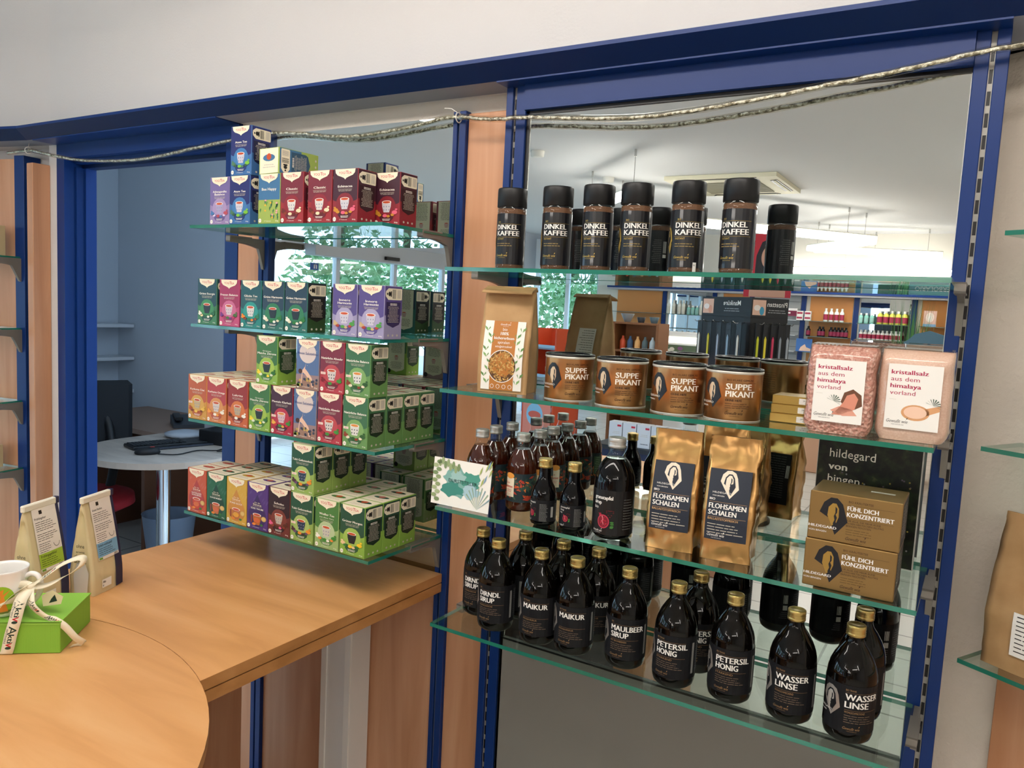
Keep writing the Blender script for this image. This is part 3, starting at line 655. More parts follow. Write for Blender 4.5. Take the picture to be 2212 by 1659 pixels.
G4 = 'tea boxes on the lowest shelf'; L4 = ZL[3]
for k, x, n_ in (('wohl', .008, 2), ('ruhi', .0825, 3), ('pure', .157, 3), ('sues', .231, 3), ('scho', .3045, 3), ('tuls', .378, 4), ('weis', .456, 4), ('morg', .532, 3)): column(k, x, n_, -0.270, L4, 'lowest', G4)
zt = L4+TH+0.0003
for j, pos in enumerate(('front', 'middle', 'rear')): tea('tuls', .375, -.268+j*dl, zt, 'dark green cup-printed tea box on the upper tier, %s one of three' % pos, G4)

# ================================================================== BOTTLES, JARS, CANS
CAPG = P('#C9AE6C', 0.28, 0.85, key='capg'); CAPS = P('#C4C3C0', 0.35, 0.6, key='caps')
LBL = P('#131317', 0.6, key='lbl', spec=.3); LBL2 = P('#1C1D24', 0.5, key='lbl2'); BRZ = P('#A9855C', 0.45, 0.5, key='brz'); GLD = P('#C9A958', 0.4, 0.6, key='gld')
def body_of(prof, mat_, n_=40): return MB().lathe(prof, mat_, n=n_).build('glass_body', mesh_only=True)
def cap_of(r, z0, h, mat_):
    pr = [(r*.9, z0), (r, z0+h*.06), (r*1.02, z0+h*.25), (r*.94, z0+h*.33), (r*1.02, z0+h*.42), (r*.94, z0+h*.52), (r, z0+h*.60), (r, z0+h*.90), (r*.94, z0+h*.97), (r*.74, z0+h), (r*.70, z0+h*.965), (0.0005, z0+h*.96)]
    return MB().lathe(pr, mat_, n=28).build('cap', mesh_only=True)
def label_mesh(r, z0, z1, a0, a1, mat_, draw, name='label'):
    m = MB(); d = D(m, cyl(r), True); n_ = 30; u0, u1 = rad(a0)*r, rad(a1)*r
    d.rect(u0, z0, u1, z1, mat_, 2, n_); draw(d); return m.build(name, mesh_only=True)
SB = [(0.020, 0.0), (0.029, 0.001), (0.0345, 0.006), (0.0368, 0.014), (0.0370, 0.022), (0.0370, 0.098), (0.0362, 0.108), (0.0335, 0.119), (0.0285, 0.131), (0.0215, 0.143), (0.0150, 0.152), (0.0128, 0.158), (0.0124, 0.166)]
syr_body = body_of(SB, DARKGLASS); syr_cap = cap_of(0.0142, 0.1635, 0.0185, CAPG)
def syrup_label(lines_, sub, fine, bar=False):
    r = 0.0371; W_ = 0.048
    def dr(d):
        x = -0.0165
        d.text('BIO TRANK' if sub not in ('KORNELKIRSCHE', 'MIT BROMBEEREN') else 'BIO', x, .0880, .0029, BRZ, 4, .0150 if sub not in ('KORNELKIRSCHE', 'MIT BROMBEEREN') else .0045, bold=.01)
        d.rect(x, .0857, .036, .0854, BRZ, 4, 16)
        y = .0740
        for t_ in lines_:
            wd = {'MAULBEER': .0620, 'DIRNDL': .0440, 'SIRUP': .0330, 'MAIKUR': .0500, 'PETERSIL': .0560, 'HONIG': .0375, 'WASSER': .0530, 'LINSE': .0350}[t_]
            d.text(t_, x, y, .0098, WHITE, 4, wd, bold=.035); y -= .0122
        yl = y+.0086 if len(lines_) > 1 else .0560
        d.rect(x, yl, .036, yl-.0003, BRZ, 4, 16); d.text(sub, x, yl-.0052, .0032, BRZ, 4, .0300, bold=.02); d.lines(x, x+.050, yl-.0085, 4, .0036, P('#6E5C4A', .6), 4, .0010, 'L', 3)
        gewusst(d, x-.001, .0270, .0260, BRZ, 4)
        nun(d, -.0400, .066, .037, LBL, P('#C9C2BA', .3, .4), P('#B9B0A8', .3, .6, key='kite'), 4, WHITE)
        d.bars(.050, .030, .056, .085, P('#B8B6B2', .6), 4, 6)
        d.rect(.060, .030, .085, .088, P('#202026', .6), 4, 6); d.lines(.062, .084, .085, 12, .0044, P('#77777C', .6), 5, .0010)
        d.bars(.092, .066, .101, .084, WHITE, 4, 8); d.rect(.092, .052, .101, .062, P('#D9D7D2', .6), 4, 2); d.lines(.092, .108, .048, 4, .004, P('#77777C', .6), 4, .001)
    return label_mesh(r, 0.0205, 0.0965, -84, 268, LBL, dr)
SL = {'D': syrup_label(['DIRNDL', 'SIRUP'], 'KORNELKIRSCHE', 0), 'M': syrup_label(['MAIKUR'], 'FR\u00dcHJAHRSKUR', 0), 'B': syrup_label(['MAULBEER', 'SIRUP'], 'MIT BROMBEEREN', 0),
      'P': syrup_label(['PETERSIL', 'HONIG'], 'ST\u00c4RKEND', 0), 'W': syrup_label(['WASSER', 'LINSE'], 'WOHLSCHMECKEND', 0)}
def bottle(name, bm, cm, lm, x, y, z, rot, label, cat, group, extra=()):
    t = thing(name, label, cat, (x, y, z+0.0003), rad(rot), group)
    obj('glass_body', bm, t); obj('cap', cm, t); obj('label', lm, t)
    for n_, me in extra: obj(n_, me, t)
    return t
z = ZR[3]; G = 'dark syrup bottles on the bottom shelf'
for k, x, y, rt, lb in (('D', .842, -.169, -3, 'dark bottle lettered with two lines, hindmost at the left end of the bottom shelf'), ('D', .909, -.214, 0, 'dark bottle lettered with two lines, frontmost of the left three on the bottom shelf'),
        ('D', .921, -.128, -60, 'dark unlettered-looking bottle behind the left front pair of the bottom shelf'), ('M', 1.008, -.215, 3, 'dark bottle with one big word, left one of the front pair'),
        ('M', 1.014, -.134, 20, 'dark bottle standing behind the left one-word bottle'), ('M', 1.085, -.213, 3, 'dark bottle with one big word, right one of the front pair'),
        ('M', 1.092, -.133, 12, 'dark bottle half hidden behind the right one-word bottle, last letters showing'), ('B', 1.187, -.204, 3, 'dark bottle with a long berry name, alone between the one-word and parsley bottles'),
        ('P', 1.286, -.219, -9, 'dark bottle with cut-off lettering and a barcode at its right side'), ('P', 1.300, -.138, 10, 'dark bottle half hidden behind the barcode-sided one'),
        ('P', 1.383, -.211, 0, 'dark bottle with two lines, second of the front parsley pair'), ('W', 1.483, -.216, -3, 'dark bottle left of the one showing the veiled figure'),
        ('W', 1.576, -.138, -5, 'dark bottle hidden behind the bottle at the right end'), ('W', 1.573, -.221, 22, 'dark bottle at the right end showing a veiled figure on its label')):
    bottle('syrup_bottle', syr_body, syr_cap, SL[k], x, y, z, rt, lb, 'bottle', G)
# iced tea
AMB = P('#4A1A0A', 0.05, key='amb', coat=0.6, trans=0.35); AMB2 = P('#A04A18', 0.05, key='amb2', coat=0.6, trans=0.4)
EB = [(0.018, 0.0), (0.0255, 0.001), (0.029, 0.006), (0.0295, 0.014), (0.0295, 0.082), (0.0285, 0.092), (0.0250, 0.104), (0.0195, 0.115), (0.0150, 0.123)]
EN = [(0.0150, 0.123), (0.0128, 0.128), (0.0118, 0.132), (0.0118, 0.140)]
ice_body = body_of(EB, AMB); ice_neck = MB().lathe(EN, CLEAR, n=32, cap=False).build('neck', mesh_only=True); ice_cap = cap_of(0.0135, 0.1375, 0.0175, CAPS)
ice_body2 = body_of(EB[:5], AMB)
JUN = [P(c, .5) for c in ('#C8502A', '#E07A3A', '#2F4A40', '#1E3436', '#B8402E', '#3E5A4C')]
def ice_draw(d):
    r = random.Random(11); R_ = .0296
    for i in range(170):
        x = r.uniform(-.072, .100); y = r.uniform(.026, .071); s_ = r.uniform(.0055, .0105); a = r.uniform(0, 6.28); m_ = JUN[i % 6]
        d.poly([(x+s_*math.cos(a), y+s_*math.sin(a)*.9), (x+s_*.35*math.cos(a+1.6), y+s_*.35*math.sin(a+1.6)), (x-s_*math.cos(a), y-s_*.9*math.sin(a)), (x+s_*.35*math.cos(a-1.6), y+s_*.35*math.sin(a-1.6))], m_, 3+(i % 3))
    d.rect(-.016, .030, .004, .068, P('#EFE3CC', .55), 7, 6); d.ell(-.006, .072, .010, .006, P('#F0A24A', .5), 8, 16)
    d.text('bio', -.0145, .0555, .0050, P('#C8503A', .5), 9, .0085, bold=0); d.text('eistee', -.0152, .0480, .0055, P('#C8402E', .5), 9, .0165, bold=.03)
    d.text('PFIRSICH', -.012, .0425, .0024, P('#C8503A', .5), 9, .011, bold=0); d.text('ZITRONE', -.012, .0390, .0024, P('#C8503A', .5), 9, .010, bold=0); d.lines(-.0145, .002, .036, 2, .0028, P('#C8A080', .5), 9, .0007)
    d.rect(.052, .028, .070, .070, P('#4E6A50', .5), 7, 6); d.lines(.054, .068, .067, 9, .0042, P('#A8C0A0', .5), 8, .0009); d.bars(.074, .030, .082, .044, WHITE, 8, 6)
ice_label = label_mesh(.0296, .020, .077, -150, 205, P('#23343A', .5), ice_draw)
z = ZR[2]; G = 'iced tea bottles with jungle-print labels'
for x, y, rt, lb in ((.852, -.206, 5, 'amber iced tea bottle standing behind the leafy white card'), (.846, -.1445, 20, 'amber iced tea bottle, middle one of the row behind the card'), (.848, -.082, 30, 'amber iced tea bottle nearest the mirror behind the card'),
                     (.936, -.1845, -5, 'amber iced tea bottle showing the cream label panel'), (.940, -.1228, 40, 'amber iced tea bottle second in the row behind the cream-panel one'), (.938, -.0625, 55, 'amber iced tea bottle nearest the mirror behind the small dark bottles')):
    bottle('iced_tea_bottle', ice_body, ice_cap, ice_label, x, y, z, rt, lb, 'bottle', G, (('neck', ice_neck),))
# pomegranate syrup
def pom(d, cx, cy, s_, h=5):
    RP = P('#A8243C', .4); d.poly([(cx-s_*.55, cy+s_*.5), (cx-s_*.75, cy+s_*1.15), (cx-s_*.50, cy+s_*1.0), (cx-s_*.42, cy+s_*1.2), (cx-s_*.25, cy+s_*.85), (cx-s_*.1, cy+s_*.8)], RP, h)
    d.ell(cx, cy, s_*.85, s_*.95, P('#C23A52', .4), h+1, 24); d.ell(cx, cy, s_*.72, s_*.80, P('#7A1226', .4), h+2, 22)
    r = random.Random(4)
    for i in range(26):
        a = r.uniform(0, 6.28); q = r.uniform(.1, .62); d.ell(cx+s_*q*math.cos(a), cy+s_*q*math.sin(a), s_*.07, s_*.09, P('#B8203A', .3), h+3, 7)
    d.poly([(cx-s_*.1, cy+s_*.8), (cx+s_*.05, cy+s_*.3), (cx-s_*.08, cy+s_*.1), (cx+s_*.12, cy-s_*.4), (cx+s_*.04, cy-s_*.42), (cx-s_*.18, cy+s_*.1), (cx-s_*.05, cy+s_*.35), (cx-s_*.22, cy+s_*.7)], P('#E08A90', .4), h+4)
    for a in (-.9, -.4, .1, .6): d.ell(cx+s_*(1.05+.2*math.cos(a)), cy-s_*.35+s_*.4*math.sin(a*1.6), s_*.26, s_*.12, P('#3F7A34', .5), h+2, 9)
    pts = [(cx+s_*(.6+.55*(1 if i else 1)*math.sin(rad(i*30))**3*1.0+.3), cy+s_*(1.25+.10*(0)+.45*math.cos(rad(i*30))-.18*math.cos(rad(i*60)))) for i in range(12)]
    for i in range(12):
        a, b_ = pts[i], pts[(i+1) % 12]; d.ell((a[0]+b_[0])/2, (a[1]+b_[1])/2, s_*.10, s_*.06, P('#6E1420', .4), h, 7)
MS = [(0.017, 0.0), (0.0225, 0.001), (0.0240, 0.005), (0.0240, 0.052), (0.0232, 0.060), (0.0195, 0.071), (0.0140, 0.081), (0.0115, 0.090), (0.0110, 0.108)]
BLKS = P('#050406', 0.03, key='blks', spec=.38)
sm_body = body_of(MS, BLKS); sm_cap = cap_of(.0130, .1065, .0175, CAPG)
def sm_draw(d):
    for i, (t_, h_) in enumerate((('granatapfel', .0034), ('sirup', .0034), ('bio', .0030))): d.text(t_, -.0150, .0415-i*.0050, h_, WHITE, 4, {0: .0205, 1: .0095, 2: .0055}[i], bold=.03 if i < 2 else 0)
    pom(d, -.002, .0225, .0062); gewusst(d, -.0160, .0090, .012, WHITE, 4); d.lines(.014, .030, .041, 14, .0024, P('#8A8A88', .6), 4, .0007); d.bars(.036, .016, .042, .036, WHITE, 4, 7); d.lines(.045, .062, .041, 12, .0026, P('#8A8A88', .6), 4, .0007)
sm_label = label_mesh(.0241, .006+.002, .048, -100, 200, LBL, sm_draw)
for x, y, rt, lb in ((1.0195, -.241, -22, 'small dark syrup bottle with gold cap and fruit label, left of the pair'), (1.0785, -.236, 0, 'small dark syrup bottle with gold cap and fruit label, right of the pair')):
    bottle('small_syrup_bottle', sm_body, sm_cap, sm_label, x, y, z, rt, lb, 'bottle', 'small pomegranate bottles')
BGp = [(0.020, 0.0), (0.030, 0.001), (0.0345, 0.006), (0.0365, 0.016), (0.0365, 0.100), (0.0350, 0.112), (0.0305, 0.125), (0.0240, 0.137), (0.0180, 0.144)]
BGn = [(0.0180, 0.144), (0.0155, 0.149), (0.0140, 0.154), (0.0138, 0.165)]
def big_draw(d):
    d.text('granatapfel', -.0235, .0735, .0066, WHITE, 4, .036, bold=.03); d.text('sirup', -.0235, .0645, .0066, WHITE, 4, .0155, bold=.03); d.text('bio', -.0235, .0560, .0055, WHITE, 4, .0090, bold=0)
    pom(d, -.003, .0340, .0130); gewusst(d, -.0250, .0150, .021, WHITE, 4); d.lines(.032, .055, .075, 12, .0048, P('#6A6A68', .6), 4, .0010); d.bars(.060, .020, .070, .050, WHITE, 4, 8)
bottle('large_syrup_bottle', body_of(BGp, BLKS), cap_of(.0160, .1620, .0190, CAPS), label_mesh(.0366, .010, .090, -100, 215, P('#0D0B0E', .35, key='lblk'), big_draw), 1.157, -.231, z, 2,
       'large black syrup bottle with pale cap and halved pomegranate picture', 'bottle', None, (('neck', MB().lathe(BGn, CLEAR, n=32, cap=False).build('neck', mesh_only=True)),))
# coffee jars
COF = vary(P('#6A4630', 0.9, key='cof'), [(0.35, '#5A3A26'), (0.65, '#7C563A')], 900)
JB = [(0.022, 0.0), (0.0270, 0.0008), (0.0286, 0.004), (0.0280, 0.009), (0.0278, 0.014), (0.0278, 0.110), (0.0283, 0.114), (0.0275, 0.120), (0.0262, 0.124)]
jar_fill = MB().lathe([(0.001, .003), (0.0262, .003), (0.0272, .01), (0.0272, 0.118), (0.0005, 0.118)], COF, n=32).build('coffee_powder', mesh_only=True)
jar_body = MB().lathe(JB, CLEAR, n=40).build('glass_body', mesh_only=True)
jar_lid = MB().lathe([(0.0282, 0.1215), (0.0292, 0.1225), (0.0292, 0.1490), (0.0288, 0.1560), (0.0278, 0.1580), (0.0252, 0.1575), (0.0248, 0.1560), (0.0005, 0.1560)], P('#101012', 0.42, key='lid'), n=44).build('lid', mesh_only=True)
def jar_draw(d):
    x = -.0220; d.text('BIO', x+.003, .0905, .0032, GLD, 4, .006); d.rect(x-.002, .0885, .030, .0882, GLD, 4, 16)
    d.text('DINKEL', x, .0778, .0092, WHITE, 4, .0450, bold=.035); d.text('KAFFEE', x, .0660, .0092, WHITE, 4, .0480, bold=.035); d.rect(x-.002, .0632, .030, .0629, GLD, 4, 16)
    d.text('INSTANT', x+.0005, .0580, .0033, GLD, 4, .0170); d.lines(x, x+.040, .0515, 2, .0042, P('#8A7440', .5), 4, .0014); gewusst(d, x-.001, .0260, .028, GLD, 4)
    d.poly([(-.0380, .078), (-.0300, .050), (-.0340, .034), (-.044, .05)], GLD, 4); nun(d, -.042, .062, .030, LBL, GLD, GLD, 5)
    d.bars(.052, .060, .060, .085, WHITE, 4, 9); d.rect(.052, .050, .060, .057, WHITE, 4, 3); d.lines(.064, .084, .088, 13, .0040, P('#7E7E7A', .6), 4, .0010)
jar_label = label_mesh(.0280, .011, .1085, -152, 207, P('#131318', .3, key='jl', coat=.3), jar_draw)
z = ZR[0]; G = 'coffee jars on the top right shelf'; jl = [(.883, 12, 'leftmost jar, before the wood panel'), (.985, 19, 'second jar from the left'), (1.0705, 13, 'jar beside the closest pair, third from the left'), (1.146, 24, 'fourth jar, a gold kite edge at its label'), (1.241, 24, 'fifth jar, a price sticker near its foot'), (1.331, -3, 'rightmost jar')]
STK = P('#E8E6E0', .6)
for i, (x, rt, lb) in enumerate(jl):
    t = thing('coffee_jar', 'black-lidded coffee jar, ' + lb, 'jar', (x, -.185, z+.0003), rad(rt), G)
    obj('glass_body', jar_body, t); obj('coffee_powder', jar_fill, t); obj('lid', jar_lid, t); obj('label', jar_label, t)
    if i == 4:
        m = MB(); d = D(m, cyl(.0290)); d.rect(.012, .004, .019, .020, STK, 1, 4, 3); d.text('Akt', .013, .014, .003, BARK, 2, .004); d.build = None
        obj('price_sticker', m.build('price_sticker', mesh_only=True), t)
# soup cans
COP = P('#C48E5E', 0.28, 0.92, key='cop'); CAR = 0.0455; CAH = 0.083
can_body = MB().lathe([(CAR*.97, 0), (CAR, .001), (CAR, CAH-.006)], COP, n=72).build('can_body', mesh_only=True)
can_rim = MB().lathe([(CAR+.0002, CAH-.0065), (CAR+.0012, CAH-.005), (CAR+.0012, CAH-.0028), (CAR+.0002, CAH-.002)], P('#D8D3C8', .3, .4, key='rim'), n=56, cap=False).build('rim', mesh_only=True)
can_foot = MB().lathe([(CAR+.0006, 0), (CAR+.0006, .0015)], P('#D8D3C8', .3, .4, key='rim'), n=56, cap=False).build('foot_rim', mesh_only=True)
can_lid = MB().lathe([(CAR-.0005, CAH-.003), (CAR+.0010, CAH-.0015), (CAR+.0010, CAH+.001), (CAR-.0006, CAH+.0022), (CAR-.003, CAH+.0018), (CAR-.004, CAH-.0005), (.0005, CAH-.0005)], P('#0E0E10', .25, key='clid'), n=56).build('lid', mesh_only=True)
BRN = P('#3E2616', .5)
def can_draw(d):
    x = -.0015; d.text('BIO KLARE GEM\u00dcSE', x+.001, .0655, .0032, BRN, 3, .0430); d.rect(x, .0630, .048, .0627, BRN, 3, 16)
    d.text('SUPPE', x, .0518, .0096, P('#F2E9DA', .45), 3, .0410, bold=.035); d.text('PIKANT', x, .0400, .0096, P('#F2E9DA', .45), 3, .0475, bold=.035); d.rect(x, .0375, .048, .0372, BRN, 3, 16)
    d.text('OHNE HEFE', x, .0325, .0036, BRN, 3, .0260, bold=.02); d.lines(x, x+.046, .0290, 3, .0034, P('#6A4424', .5), 3, .0010); gewusst(d, x, .0110, .0300, BRN, 3)
    nun(d, -.0270, .0450, .0400, P('#1B1B20', .4), P('#E2B890', .3, .5), None, 3, P('#F2E9DA', .45))
    d.rect(-.075, .050, -.058, .058, P('#D8D2C2', .5), 3, 4); d.bars(-.072, .012, -.060, .026, BARK, 3, 8); d.lines(-.110, -.058, .066, 4, .0042, BRN, 3, .0009); d.lines(-.140, -.085, .060, 10, .0045, P('#6A4424', .5), 3, .0008)
can_label = MB(); dd_ = D(can_label, cyl(CAR+.0001), True); can_draw(dd_); can_label = can_label.build('label', mesh_only=True)
z = ZR[1]; G = 'copper soup cans'
for x, y, rt, lb in ((1.040, -.205, 20, 'copper soup can beside the kraft pasta bag'), (1.147, -.207, 12, 'copper soup can second from the pasta bag'), (1.256, -.212, 6, 'copper soup can third from the pasta bag'), (1.352, -.215, 2, 'copper soup can beside the small gold cartons')):
    t = thing('soup_can', lb, 'can', (x, y, z+.0003), rad(rt), G)
    for n_, me in (('can_body', can_body), ('rim', can_rim), ('foot_rim', can_foot), ('lid', can_lid), ('label', can_label)): obj(n_, me, t)
# ------- flexible bags
def bag_surface(w_, d_, h_, seal=0.02, top=0.92, bulge=0.0, wr=0.0, seed=1, n_=12, m_=22, flat0=.25):
    """front(u,v) of a standing bag: u across, v up; returns depth half at v and the grid"""
    def half(v):
        t = max(0.0, (v/h_-flat0)/(top-flat0)); t = min(1.0, t); return d_/2*(1-t**1.25)+.0016
    def wid(v): return w_*(1+0.02*math.sin(3.1*v/h_))
    return half, wid
def bag_mesh(w_, d_, h_, mat_, wr=.0015, seed=1, top=.88, flat0=.22, taper=0.0, lean=0.0, ny=26, nx=14, nz=6):
    half, wid = bag_surface(w_, d_, h_, top=top, flat0=flat0)
    rows = []
    for j in range(ny+1):
        v = h_*j/ny; hw = wid(v)/2*(1-taper*(j/ny)); hd = half(v); ring = []
        def pt(x, y, k):
            q = noise.noise(Vector((x*34+seed*7.3, y*34+k*.3, v*30)))*wr*2.0+noise.noise(Vector((x*90+seed, y*80, v*85)))*wr
            sc = 1.0 if 0 < j else 0.3
            nx_ = (0, -1) if k == 0 else (1, 0) if k == 1 else (0, 1) if k == 2 else (-1, 0)
            return (x+nx_[0]*q*sc, y+nx_[1]*q*sc+lean*v, v)
        for i in range(nx): a = -1+2*i/nx; ring.append(pt(a*hw, -hd*(1+.10*(1-a*a)), 0))
        for i in range(nz): a = -1+2*i/nz; ring.append(pt(hw*(1-(.10*(1-a*a) if hd > .006 else 0)), a*hd, 1))
        for i in range(nx): a = 1-2*i/nx; ring.append(pt(a*hw, hd*(1+.10*(1-a*a)), 2))
        for i in range(nz): a = 1-2*i/nz; ring.append(pt(-hw*(1-(.10*(1-a*a) if hd > .006 else 0)), a*hd, 3))
        rows.append(ring)
    N = len(rows[0]); vs = [p_ for r_ in rows for p_ in r_]; fs = []
    for j in range(ny):
        for i in range(N): k = (i+1) % N; fs.append([j*N+i, j*N+k, (j+1)*N+k, (j+1)*N+i])
    m = MB(); m.add(vs, fs, mat_, True); m.add(rows[0][::-1], [list(range(N))], mat_); m.add(rows[-1], [list(range(N))], mat_)
    def front(u, v, h):
        hd = half(v); a = max(-1, min(1, u/(w_/2))); return Vector((u, -hd*(1+.10*(1-a*a))-wr*2.2-.0002-h+lean*v, v))
    def back(u, v, h):
        hd = half(v); a = max(-1, min(1, u/(w_/2))); return Vector((-u, hd*(1+.10*(1-a*a))+wr*2.2+.0002+h+lean*v, v))
    return m, front, back
# kraft pasta bag with folded flap
KR = bump(vary(P('#B58E60', 0.7, key='kr'), [(0.3, '#AC8558'), (0.7, '#BE986A')], 20), 45, .25, .003)
PB = (0.100, 0.062, 0.205)
m, fr, bk = bag_mesh(*PB, KR, wr=.0012, seed=3, top=.97, flat0=.30)
t = thing('pasta_bag', 'kraft paper pasta bag with folded top and an orange label showing spirals', 'bag', (.909, -.2135, ZR[1]+.0004), rad(13))
m.build('paper_body', t)
fl = MB(); fl.prism([(-.0020, .203), (-.026, .196), (-.030, .192), (-.0295, .1905), (-.024, .194), (0.004, .2005), (.012, .196), (.013, .198), (.004, .205)], 0, -.050, .050, KR); fl.build('folded_flap', t)
LB = MB(); d = D(LB, fr); LBLW = P('#F1ECE4', .5, key='plw'); OR = P('#B97634', .5)
d.rect(-.042, .006, .040, .138, LBLW, 1, 8, 10); d.rect(-.024, .006, .024, .138, OR, 2, 6, 10)
d.ell(0, .052, .0290, .0315, P('#F1ECE4', .5), 4, 28); d.ell(0, .052, .0275, .030, P('#5A3A22', .6), 5, 28)
r = random.Random(8)
for i in range(150):
    a = r.uniform(0, 6.28); q = .0265*math.sqrt(r.random()); x, y = q*math.cos(a), .052+q*1.07*math.sin(a); s_ = .0036; b_ = r.uniform(0, 3.14)
    d.poly([(x+s_*math.cos(b_), y+s_*math.sin(b_)), (x+s_*.4*math.cos(b_+1.5), y+s_*.4*math.sin(b_+1.5)), (x-s_*math.cos(b_), y-s_*math.sin(b_)), (x-s_*.4*math.cos(b_+1.5), y-s_*.4*math.sin(b_+1.5))], r.choice([P('#C79A52', .6), P('#B0823C', .6), P('#D6AE6C', .6), P('#8E6430', .6)]), 6)
gewusst(d, -.011, .130, .022, WHITE, 5)
for i, (t_, b_, w__) in enumerate((('bio', .0, .009), ('100%', .03, .016), ('kichererbsen', .03, .040), ('spiralen', .0, .024))): d.text(t_, 0, .1195-i*.0082, .0058 if i < 2 else .0052, WHITE, 5, w__, 'C', b_)
d.text('windgetrocknet', 0, .0875, .0045, WHITE, 5, .034, 'C', 0, .3)
for sx in (-1, 1):
    for i in range(9):
        x = sx*(.030+.006*math.sin(i*1.7)); y = .018+i*.0125; d.poly([(x, y), (x+sx*.006, y+.005), (x+sx*.007, y+.010), (x+sx*.001, y+.006)], P('#5F8A4C', .5) if i % 2 else P('#7EA564', .5), 4); d.poly([(x-.001, y), (x-sx*.005, y+.006), (x-sx*.004, y+.009)], P('#6A9456', .5), 4)
for i in range(4): d.ell(-.018+i*.012, .013, .0038, .0042, WHITE, 5, 14); d.ell(-.018+i*.012, .013, .0030, .0034, OR, 6, 12)
LB.build('front_label', t)
LB = MB(); d = D(LB, bk); d.rect(-.035, .05, .014, .125, P('#DAD3C6', .6), 1, 6, 6); d.lines(-.031, .010, .120, 12, .0055, P('#6A655C', .6), 2, .0012); LB.build('back_label', t)
# gold foil bags
FOIL = bump(P('#CFA066', 0.30, 0.95, key='foil'), 15, .55, .010, 2)
def foil_bag(x, y, rot, label, seed):
    m, fr, bk = bag_mesh(.082, .058, .205, FOIL, wr=.0026, seed=seed, top=.90, flat0=.34)
    t = thing('foil_bag', label, 'bag', (x, y, ZR[2]+.0004), rad(rot), 'gold foil bags'); m.build('foil_body', t)
    L_ = MB(); d = D(L_, fr); NV = P('#232A38', .5, key='nv'); d.rect(-.035, .036, .033, .152, NV, 1, 8, 12)
    nun(d, -.002, .129, .035, NV, P('#F0E2CC', .4), P('#F0E2CC', .4), 3, WHITE)
    x_ = -.031; BZ = P('#C9A070', .4, .3); d.text('BIO', x_, .1015, .0036, WHITE, 4, .009); d.rect(x_, .0990, .030, .0986, BZ, 4, 5)
    d.text('FLOHSAMEN', x_, .0885, .0080, WHITE, 4, .0600, bold=.035); d.text('SCHALEN', x_, .0778, .0080, WHITE, 4, .0455, bold=.035); d.rect(x_, .0748, .030, .0744, BZ, 4, 5)
    d.text('BALLASTSTOFFREICH', x_, .0695, .0036, BZ, 4, .0490, bold=.02); d.lines(x_, .028, .0630, 4, .0048, FINE, 4, .0012); gewusst(d, x_, .0420, .030, WHITE, 4)
    L_.build('front_label', t)
    L_ = MB(); d = D(L_, bk); d.rect(-.030, .030, .030, .132, P('#0F1014', .5), 1, 6, 10); d.lines(-.02, .027, .127, 18, .0048, P('#6E6E6C', .6), 3, .0011); d.bars(-.029, .085, -.022, .110, WHITE, 3, 5); L_.build('back_label', t)
foil_bag(1.2655, -.212, 6, 'gold foil bag with dark label, left one of the front pair', 2); foil_bag(1.3625, -.210, 6, 'gold foil bag with dark label, right one of the front pair', 5)
foil_bag(1.318, -.110, 4, 'gold foil bag half hidden between and behind the front pair', 9)
# gold tea cartons
GB = P('#98794A', 0.40, 0.70, key='gbx'); 
def gold_box():
    W_, D_, H_ = .128, .100, .0735; m = MB().cbox(0, W_, 0, D_, 0, H_, GB, .0012); d = D(m, plane((0, 0, 0), (1, 0, 0), (0, 0, 1), (0, -1, 0)))
    nun(d, .0345, .040, .046, P('#15151B', .45), P('#B08C46', .38, .6), None, 2, WHITE)
    x = .0540; d.text('BIO KR\u00c4UTERTEE', x+.001, .0625, .0032, BRN, 2, .034); d.rect(x, .0595, .118, .0592, BRN, 2)
    d.text('F\u00dcHL DICH', x, .0508, .0066, WHITE, 2, .0425, bold=.035); d.text('KONZENTRIERT', x, .0415, .0066, WHITE, 2, .0640, bold=.035); d.rect(x, .0385, .118, .0382, BRN, 2)
    for i, t_ in enumerate(('F\u00dcR ALLE, DIE MEHR RUHE', 'IN DEN HEKTISCHEN ALLTAG', 'BRINGEN M\u00d6CHTEN.')): d.text(t_, x, .0342-i*.0040, .0026, BRN, 2, (.047, .051, .035)[i], bold=.02)
    d.lines(x, .096, .0225, 3, .0036, P('#6E5226', .5), 2, .0010); gewusst(d, x, .0060, .030, BRN, 2)
    g = D(m, plane((W_, 0, 0), (0, 1, 0), (0, 0, 1), (1, 0, 0))); g.rect(.006, .004, .094, .070, P('#3A3834', .5, key='gs'), 1); g.lines(.02, .08, .064, 10, .005, FINE, 2, .001)
    g = D(m, plane((0, 0, H_), (1, 0, 0), (0, 1, 0), (0, 0, 1))); g.rect(.078, .052, .112, .062, P('#C9C2B4', .5), 1); g.poly([(.05, .001), (.056, .010), (.072, .010), (.078, .001)], P('#8E6C30', .4, .6), 1)
    return m.build('carton', mesh_only=True)
gb = gold_box()
for i, lb in enumerate(('matt gold tea carton, lower one of the stacked pair', 'matt gold tea carton, upper one of the stacked pair')):
    tag(obj('gold_tea_carton', gb, None, (1.4945+i*.001, -.268+i*.002, ZR[2]+.0004+i*.0741), rad(0)), lb, 'box', 'gold tea cartons')
